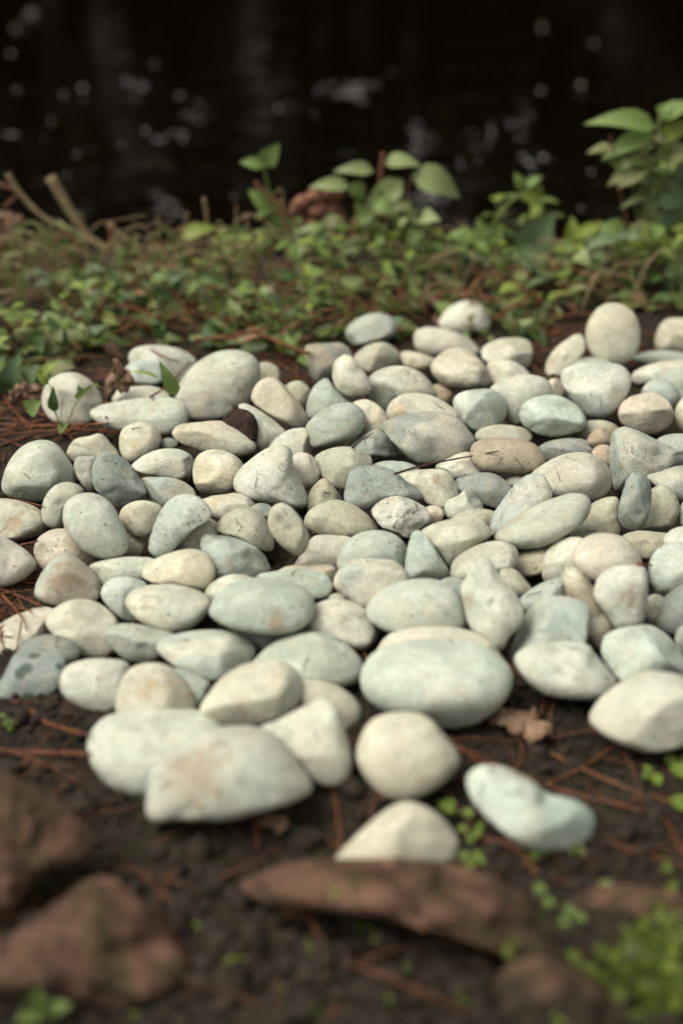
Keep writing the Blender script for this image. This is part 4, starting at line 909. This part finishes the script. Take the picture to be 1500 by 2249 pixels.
def clump(label, n, box, y, tn_, sz, name='leafy_clump', cat='weed', droop=.5):
    """a bushy weed: stems fanning from one root, each with leaves"""
    x0, x1, top, bot = box; cx_ = (x0+x1)/2; o0 = on_y(cx_, bot, y); o0[2] = float(ground_h(o0[0], o0[1]))
    e = empty(name, o0, label, cat, 'leafy clumps along the bank')
    for i in range(n):
        tx = x0+(x1-x0)*(i+.5)/n+rs.uniform(-14, 14); ty = top+(bot-top)*rs.uniform(0, .28); yy = y+rs.uniform(-.03, .03)
        P = [on_y(cx_+(tx-cx_)*.35, bot+25, y), on_y(cx_+(tx-cx_)*.75, (ty+bot)/2, (y+yy)/2), on_y(tx, ty, yy)]
        v, f = tube(np.array(P)-o0, .0011, .0006, 5); mesh_obj('stem', v, f, M_STEM if i % 3 else M_RSTEM, e)
        for k in range(rs.randint(3, 6)):
            u = rs.uniform(.35, 1.0); b = P[1]*(1-u)+P[2]*u if u < 1 else P[2]; a = rs.uniform(0, 6.28); L = sz*rs.uniform(.7, 1.45)/FPX*y/cp
            t = b+np.array([math.cos(a), math.sin(a)*.6, rs.uniform(-droop, .5)])*L
            v, f = leaf_geo(b-o0, t-o0, L*rs.uniform(.42, .62), jit((0, -.6, .8), .25), rs.uniform(.05, .35), .25); q = tn_[rs.randint(len(tn_))]
            o = mesh_obj('leaf', v, f, M_LEAF, e); kk = rs.uniform(.8, 1.2); tones(o, np.array(LG[q][0])*kk, np.array(LG[q][1])*kk)
    return e
clump('loose leafy clump beside the withered flower head, left of centre', 5, (600, 760, 460, 620), 1.31, ('olive', 'mid', 'dark', 'pale'), 44)
clump('dense pale clump under the tall broad leaved weed', 6, (780, 930, 430, 630), 1.30, ('pale', 'olive', 'mid'), 54)
clump('blue green clump between the broad leaved weed and upright leaf bunch', 5, (920, 1050, 520, 660), 1.29, ('blue', 'mid', 'olive'), 52)
clump('olive clump at the foot of the wide leaf rosette', 6, (1080, 1290, 540, 670), 1.27, ('olive', 'blue', 'mid', 'pale'), 46)
clump('leafy clump filling the foot of the right edge shrub', 7, (1300, 1500, 480, 640), 1.28, ('mid', 'blue', 'olive', 'yel'), 48)
clump('dense upper foliage mass beside the right edge shrub stem', 5, (1380, 1540, 330, 600), 1.33, ('olive', 'pale', 'mid', 'blue'), 60)
clump('bushy small leaved growth under the top leaves of the edge shrub', 8, (1330, 1540, 290, 560), 1.31, ('mid', 'olive', 'pale'), 40)
clump('small sprigs between the dry stalk bundle and the seedling', 5, (450, 590, 500, 640), 1.29, ('mid', 'olive', 'yel'), 38)
clump('dull green clump behind the weed mat at left', 6, (40, 300, 600, 690), 1.22, ('olive', 'dark', 'mid', 'blue'), 46)
clump('dull clump behind the weed mat left of centre', 6, (300, 560, 600, 700), 1.20, ('olive', 'mid', 'dark', 'blue'), 44)
def grass(label, n, x0, x1, top, bot, y, lean):
    o0 = on_y((x0+x1)/2, bot, y); o0[2] = float(ground_h(o0[0], o0[1])); e = empty('grass_tuft', o0, label, 'grass', 'arching grass at the left of the bank')
    for i in range(n):
        bx = rs.uniform(x0, x1); h = rs.uniform(.55, 1)*(bot-top); ln = lean*rs.uniform(.4, 1.3)+rs.uniform(-30, 30); yy = y+rs.uniform(-.04, .04)
        P = catmull([on_y(bx, bot, yy), on_y(bx+ln*.3, bot-h*.65, yy), on_y(bx+ln, bot-h, yy-.01), on_y(bx+ln*1.7, bot-h*rs.uniform(.5, .95), yy-.02)], 4)
        wd = rs.uniform(8, 17)/FPX*y/cp/2; v, f = [], []; N_ = len(P)
        for k, p in enumerate(P):
            tt = k/(N_-1); hw = wd*(1-tt**2.5*.92); tg = P[min(k+1, N_-1)]-P[max(k-1, 0)]; sdv = np.cross(tg, [.2, -1, .2]); sdv /= np.linalg.norm(sdv)
            v += [p-sdv*hw-o0, p+np.array([0, hw*.5, 0])-o0, p+sdv*hw-o0]
            if k: a = (k-1)*3; f += [(a, a+1, a+4, a+3), (a+1, a+2, a+5, a+4)]
        o = mesh_obj('blade', v, f, M_LEAF, e); q = ('olive', 'pale', 'brown', 'olive', 'dark')[i % 5]; tones(o, *LG[q])
grass('arching grass and tan blades at the far left edge', 11, -40, 110, 470, 660, 1.30, 60)
grass('arching dull grass blades under the jointed stalk', 12, 110, 250, 500, 670, 1.28, -50)
grass('thin grass blades below the knob ended stalk', 10, 240, 400, 510, 670, 1.27, 40)
grass('few thin blades among the brown stalk bundle', 7, 400, 520, 500, 660, 1.26, -40)
# weed mat: individual small sprigs, then the rest as a mass
def sprig_proto():
    e = empty('weed_sprig', (0, 0, 0), 'small green sprig rising in the weed mat behind the pebbles', 'weed', 'sprigs of the weed mat')
    v, f = tube([(0, 0, -.004), (.004, .002, .018), (.002, -.002, .036)], .0008, .0004, 5); mesh_obj('stem', v, f, M_STEM, e)
    for k, (h, a, L) in enumerate([(.036, .3, .014), (.036, 2.6, .013), (.026, 1.6, .015), (.026, 4.5, .014), (.015, 3.3, .016), (.014, 5.9, .016)]):
        t = np.array([math.cos(a), math.sin(a), .25])*L; b = np.array([.003, 0, h])
        v, f = leaf_geo(b, b+t, L*.62, (0, -.2, 1), .2, .2); o = mesh_obj('leaf', v, f, M_LEAF, e)
        tones(o, *LG[('mid', 'yel', 'olive', 'mid', 'blue', 'dark')[k]])
    return e
proto = sprig_proto(); kids = list(proto.children)
def mat_front(px): return np.interp(px, [-100, 0, 130, 280, 420, 640, 760, 960, 1180, 1300, 1700], [900, 850, 810, 760, 745, 800, 740, 730, 745, 690, 700])
for i in range(46):
    px = rs.uniform(-40, 1540); py = mat_front(px) - rs.uniform(10, 125); g = on_z(px, py, 0)
    if i == 0: e = proto
    else:
        e = proto.copy(); COL.objects.link(e)
        for ch in kids:
            c2 = ch.copy(); COL.objects.link(c2); c2.parent = e
    e.location = (g[0], g[1], float(ground_h(g[0], g[1]))); e.rotation_euler = (rs.normal(0, .15), rs.normal(0, .15), rs.uniform(0, 6.28)); s = rs.uniform(.7, 1.25); e.scale = (s, s, s)
for i in range(4, 34):
    e = proto.copy(); COL.objects.link(e)
    for ch in kids:
        c2 = ch.copy(); COL.objects.link(c2); c2.parent = e
    e['label'] = 'taller green sprig at the bank edge against the dark pond'; e['group'] = 'sprigs along the bank edge'
    px = (480+i*32 if i > 3 else -40+i*120)+rs.uniform(-25, 25); yy = rs.uniform(1.22, 1.42); g = on_y(px, 600, yy)
    e.location = (g[0], yy, float(ground_h(g[0], yy))); e.rotation_euler = (rs.normal(0, .25), rs.normal(0, .25), rs.uniform(0, 6.28)); s = rs.uniform(1.1, 1.9); e.scale = (s, s, s)
SHORT = [(0, 'edge of the frame at far left'), (155, 'purplish faceted pebble'), (355, 'white pebble with the red needle'), (490, 'large smooth pale green pebble'), (715, 'squarish dark pebble'), (813, 'lone blue grey oval pebble'),
         (930, 'pinkish white oblong pebble'), (1020, 'farthest white pebble'), (1112, 'pale flat topped pebble'), (1240, 'ochre marked cream pebble'), (1345, 'upright egg shaped pebble'), (1470, 'pale pebble cut by right edge')]
bpy.context.view_layer.update(); seen = {}
for e in [o for o in COL.objects if o.name.startswith('weed_sprig')]:
    p = np.array(e.location)-C0; x_ = PW/2+FPX*(p@RT)/(p@FW); y_ = PH/2-FPX*(p@UP)/(p@FW)
    sh = min(SHORT, key=lambda q: abs(q[0]-x_)); gap_ = mat_front(x_)-y_; tall = 'edge' in e['group']
    side = 'straight' if abs(sh[0]-x_) < 22 else ('left' if x_ < sh[0] else 'right')
    how = 'tall sprig' if tall else ('low sprig close' if gap_ < 40 else 'low sprig a little way' if gap_ < 65 else 'low weed sprig well' if gap_ < 95 else 'low sprig far')
    how = how.replace('a little way', 'slightly')
    e['label'] = f"{how} behind{'' if side == 'straight' else ' and ' + side + ' of'} the {sh[1]}"
accs = {k: Acc() for k in ('mid', 'olive', 'blue', 'yel', 'dark', 'pale', 'brown')}
keys = ['mid']*5+['olive']*6+['blue']*4+['yel']*2+['dark']*5+['pale']*3+['brown']*4
for i in range(2350):
    px = rs.uniform(-700, 2200); fr_ = mat_front(px); py = fr_ - abs(rs.normal(0, 1))*80 + 12
    py = max(py, (640 if px < 560 else 600)+rs.uniform(0, 40)); g = on_z(px, py, 0)
    dens = math.sin(px*.021+py*.03)+math.sin(px*.047-py*.02)
    if dens < (-.2 if py > fr_-40 else -.9): continue
    if px < 600 and py < 690 and rs.random() < .45: continue
    if px > 1150 and py > 660 and rs.random() < .5: continue
    gh = float(ground_h(g[0], g[1])); h = gh + rs.uniform(.001, .026)*(.35+.65*min(1, max(0, (fr_-py)/60)))
    L = rs.uniform(.012, .032); a = rs.uniform(0, 6.28); el = rs.normal(.25, .45)
    b = np.array([g[0], g[1], h]); t = b+np.array([math.cos(a)*math.cos(el), math.sin(a)*math.cos(el), math.sin(el)])*L
    t[2] = max(t[2], gh+.001)
    accs[keys[rs.randint(len(keys))]].add(leaf_geo(b, t, L*rs.uniform(.38, .68), jit((0, -.3, 1), .35), rs.uniform(-.1, .3), .2, st=4))
for k, a in accs.items():
    tag(tones(a.build('weed_mat', M_LEAF), *LG[k]), 'creeping weeds with small leaves behind the pebbles', kind='stuff')
acc = Acc()
for i in range(420):
    px = rs.uniform(-200, 1700); py = mat_front(px)-rs.uniform(0, 150); py = max(py, 600); g = on_z(px, py, 0); a = rs.uniform(0, 6.28); L = rs.uniform(.02, .05)
    g[2] = float(ground_h(g[0], g[1])); e_ = np.array([math.cos(a)*L, math.sin(a)*L*.6, rs.uniform(.004, .035)])
    acc.add(tube([g, g+e_*.5+np.array([0, 0, .006]), g+e_], .0006, .0003, 4, 3))
dr = Acc()
for i in range(330):
    px = rs.uniform(-200, 1700); py = rs.uniform(590, mat_front(px)-5); g = on_z(px, py, 0); a = rs.uniform(0, 6.28); L = rs.uniform(.03, .09)
    g[2] = float(ground_h(g[0], g[1]))+rs.uniform(.002, .02); e_ = np.array([math.cos(a)*L, math.sin(a)*L*.6, rs.uniform(-.002, .035)])
    dr.add(tube([g, g+e_*.5+np.array([0, 0, rs.uniform(0, .01)]), g+e_], rs.uniform(.0006, .0015), .0004, 4, 3))
st_ = Acc()
RISE = [(30, 470), (75, 520), (180, 470), (255, 500), (300, 520), (350, 480), (410, 470), (520, 455), (620, 420), (660, 500), (720, 520), (960, 480), (1010, 510)]
for x_, y_ in RISE:
    yy = rs.uniform(1.30, 1.38); b_ = rs.uniform(-45, 45)
    st_.add(tube([on_y(x_+b_, 610, yy), on_y(x_+b_*.4, (y_+610)/2+10, yy), on_y(x_, y_, yy), on_y(x_-b_*.5-12, y_+8, yy)], .0011, .0006, 5, 4))
for i in range(150):
    left = i < 85; px = rs.uniform(-120, 520) if left else rs.uniform(520, 1500); py = rs.uniform(600, 700); g = on_z(px, py, 0); g[2] = float(ground_h(g[0], g[1]))
    a = rs.uniform(-.9, .9)+(math.pi if rs.random() < .4 else 0); L = rs.uniform(.03, .085)*(1 if left else .7); h = rs.uniform(.015, .075)*(1 if left else .8)
    d_ = np.array([math.cos(a), math.sin(a)*.5, 0])*L
    st_.add(tube([g, g+d_*.35+np.array([0, 0, h*.85]), g+d_*.8+np.array([0, 0, h]), g+d_*1.3+np.array([0, 0, h*rs.uniform(.3, 1.1)])], rs.uniform(.0006, .0014), .0004, 5, 4))
tag(st_.build('dry_straw', M_STRAW), 'tan straw stalks arching out of the weeds along the bank', kind='stuff')
tag(dr.build('dry_stem_litter', M_NEEDLE), 'dry red brown needles and stems caught in the weeds', kind='stuff')
tag(acc.build('weed_stems', M_STEM), 'thin stems running through the weed mat', kind='stuff')

# seedlings on the soil in the foreground
def clover(x, y, z, label, spots, tone='sprout'):
    o0 = on_z(x, y, z); o0[2] = float(ground_h(o0[0], o0[1])); e = empty('clover_seedling', o0, label, 'seedling', 'bright green seedlings on the soil')
    for i, (lx, ly, r) in enumerate(spots):
        c = on_z(lx, ly, z+.004); rr_ = .82*r/FPX*np.linalg.norm(c-C0); n = 12
        v = [c-o0+np.array([0, 0, -.0006])] ; f = []
        ph = random.Random(int(lx)).uniform(0, 6)
        for k in range(n):
            t = 2*math.pi*k/n; q = 1-.28*math.exp(-((t-math.pi)/.35)**2)
            v.append(c-o0+np.array([math.cos(t+ph)*rr_*q, math.sin(t+ph)*rr_*q*1.25, .0006*math.sin(2*t)+.0008]))
        for k in range(n): f.append((0, 1+k, 1+(k+1) % n))
        o = mesh_obj('leaf', v, f, M_LEAF, e); tones(o, *LG[tone])
        b = c-o0; v, f = tube([(0, 0, 0), b*.5+np.array([0, 0, .002]), b], .0005, .0003, 5, 3); mesh_obj('stem', v, f, M_STEM, e)
clover(985, 1785, 0, 'two leaved seedling between the round cream and mint pebbles', [(982,1772,24),(1026,1788,15)])
clover(1035, 1850, 0, 'yellow green seedling below the two leaved one', [(1015,1825,13),(1045,1830,14),(1030,1845,12),(1052,1815,10)])
clover(1035, 1900, 0, 'seedling cluster right of the nearest triangle pebble', [(1020,1885,15),(1045,1880,14),(1032,1898,16),(1055,1895,11)])
clover(1180, 1880, 0, 'tiny leaved seedling against the lower side of the mint pebble', [(1160,1862,11),(1180,1855,12),(1195,1872,13),(1172,1882,12),(1215,1862,9),(1150,1852,8)], 'mid')
clover(1265, 1880, 0, 'tiny leaved seedling at the right toe of the mint pebble', [(1250,1850,11),(1270,1862,12),(1262,1835,10),(1278,1878,10),(1255,1872,9),(1262,1818,8)], 'mid')
clover(1430, 1715, 0, 'seedling pair near the right edge, left one', [(1422,1692,13),(1438,1712,18),(1415,1705,10)])
clover(1480, 1700, 0, 'broader seedling at the right edge above the X of needles', [(1470,1672,18),(1490,1695,24),(1508,1675,18)])
clover(1490, 1765, 0, 'single round leaved seedling at the right edge', [(1492,1763,26)])
clover(25, 1592, 0, 'tiny seedlings at the left edge under the spotted pebble', [(12,1590,9),(30,1588,8),(45,1580,6),(22,1602,7),(5,1575,7)])
clover(1195, 1990, .01, 'seedling on the soil between the two right rocks', [(1185,1955,17),(1205,1985,14),(1250,2005,16),(1275,2020,14),(1240,2030,12)], 'mid')
def cushion(name, label, n, box, zr, tone):
    a = Acc()
    for i in range(n):
        u, v_ = rs.normal(0, .42, 2); px = box[0]+u*box[2]; py = box[1]+v_*box[3]; z = zr[0]+(zr[1]-zr[0])*max(0, 1-u*u-v_*v_)*rs.uniform(.5, 1)
        p = on_z(px, py, z); L = rs.uniform(.004, .009); d = rs.normal(size=3); d[2] = abs(d[2])+.3; d /= np.linalg.norm(d)
        a.add(leaf_geo(p, p+d*L, L*.75, jit((0, -.3, 1), .3), .1, .2, st=3))
    tag(tones(a.build(name, M_LEAF), *LG[tone]), label, kind='stuff')
cushion('moss', 'bright yellow green moss cushion at the lower right', 330, (1450, 2110, 190, 170), (.002, .014), 'moss')
cushion('moss', 'small green moss tuft at the bottom right of the widest rock', 26, (1225, 2215, 60, 50), (.004, .012), 'moss')
cushion('moss', 'green moss specks at the bottom left corner', 16, (95, 2222, 30, 16), (.006, .012), 'mid')
# tufts growing on the widest rock: follow its surface
def rock_tufts():
    dg = bpy.context.evaluated_depsgraph_get(); dg.update(); a = Acc()
    for px, py, s in [(730,1968,15),(795,2045,18),(830,2065,12),(1110,2085,20),(1120,2070,12),(505,2115,14),(540,2110,12),(620,2175,13),(1230,2235,18),(1010,2190,12),(680,2080,10),(900,2120,10),(600,2050,9),(440,2030,9),(860,2200,12),(300,2230,12),(690,2220,12)]:
        r = Vector(ray(px, py)).normalized(); hit, loc, nr, *_ = S.ray_cast(dg, Vector(C0), r)
        if not hit: continue
        for k in range(9):
            d = np.array(nr)*.6+rs.normal(0, .6, 3); d /= np.linalg.norm(d); L = s/FPX*.52*rs.uniform(.6, 1.1); b = np.array(loc)+rs.normal(0, .0012, 3)
            a.add(leaf_geo(b, b+d*L, L*.7, jit((0, -.3, 1), .3), .1, .2, st=3))
    tag(tones(a.build('rock_moss', M_LEAF), *LG['yel']), 'tiny green tufts growing on the soil and rock in the foreground', kind='stuff')
rock_tufts()
# grit and needle scraps lying on the pebbles
def grit():
    dg = bpy.context.evaluated_depsgraph_get(); dg.update(); a = Acc(); b_ = Acc(); c1, f1 = ico(1); c1 = np.asarray(c1)
    for i in range(520):
        px, py = rs.uniform(-20, 1520), rs.uniform(760, 1780); r = Vector(ray(px, py)).normalized(); hit, loc, nr, idx, ob, mt = S.ray_cast(dg, Vector(C0), r)
        if not hit or not ob.name.startswith('river_pebble') or nr.z < .25: continue
        loc = np.array(loc)
        if i % 9: s_ = rs.uniform(.0002, .0006); a.add((c1*s_*(1+rs.normal(0, .2, (len(c1), 1)))+loc, f1))
        else:
            t_ = np.cross(np.array(nr), rs.normal(size=3)); t_ /= np.linalg.norm(t_); L = rs.uniform(.003, .010); q = loc+np.array(nr)*.0004
            b_.add(tube([q-t_*L/2, q+np.array(nr)*.0004, q+t_*L/2+np.array(nr)*.0004], .00022, .00018, 4, 2))
    tag(a.build('grit', M_CLOD), 'specks of soil lying on the pebbles', kind='stuff'); tag(b_.build('needle_scraps', M_TWIG), 'tiny scraps of needle lying on the pebbles', kind='stuff')
grit()
a = Acc()  # swirls of reflected sky, built as thin pale strands on the water
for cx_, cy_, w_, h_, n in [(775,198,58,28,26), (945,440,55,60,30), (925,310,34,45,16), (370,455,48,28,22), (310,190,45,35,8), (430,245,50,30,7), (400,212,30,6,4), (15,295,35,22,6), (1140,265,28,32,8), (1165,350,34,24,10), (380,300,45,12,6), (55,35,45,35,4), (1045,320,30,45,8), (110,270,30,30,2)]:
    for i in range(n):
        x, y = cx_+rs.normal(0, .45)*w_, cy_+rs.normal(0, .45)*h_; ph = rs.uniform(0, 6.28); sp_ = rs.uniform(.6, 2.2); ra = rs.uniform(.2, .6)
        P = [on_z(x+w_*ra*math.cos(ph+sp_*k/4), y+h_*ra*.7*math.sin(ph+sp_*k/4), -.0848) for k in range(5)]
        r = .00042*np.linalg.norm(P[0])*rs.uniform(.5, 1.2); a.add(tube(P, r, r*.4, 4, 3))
tag(a.build('sky_swirls', M_SKY_SWIRL), 'thin curling wisps of foam on the dark pond', kind='stuff')
# the pond's sparkles modelled as pale specks, a few of them petals
a = Acc()
for px, py, s in [(182,192,1.7),(140,207,1.3),(38,198,1.2),(320,286,1.4),(268,319,1.1),(402,308,1.2),(170,338,1.1),(148,384,1.1),(612,238,1.3),(1188,198,1.3),(1275,185,1.6),(1304,94,1.3),(1190,58,1.2),(25,117,1.5),(1160,357,1.8),(1192,345,1.6),(1297,377,1.3),(1275,458,1.1),(1120,483,1.2),(515,433,1.1),(340,140,1),(70,25,1.5),(35,60,1.5),(690,250,.9),(860,160,.8),(1060,300,.8)]:
    c = on_z(px, py, -.0845); r = s*.0021*np.linalg.norm(c)/2.2
    a.add((cv*np.array([1, 1, .4])*r+c, cf))
tag(a.build('glint_specks', M_GLINT_PETAL), 'pale specks and petals afloat on the dark pond', kind='stuff')
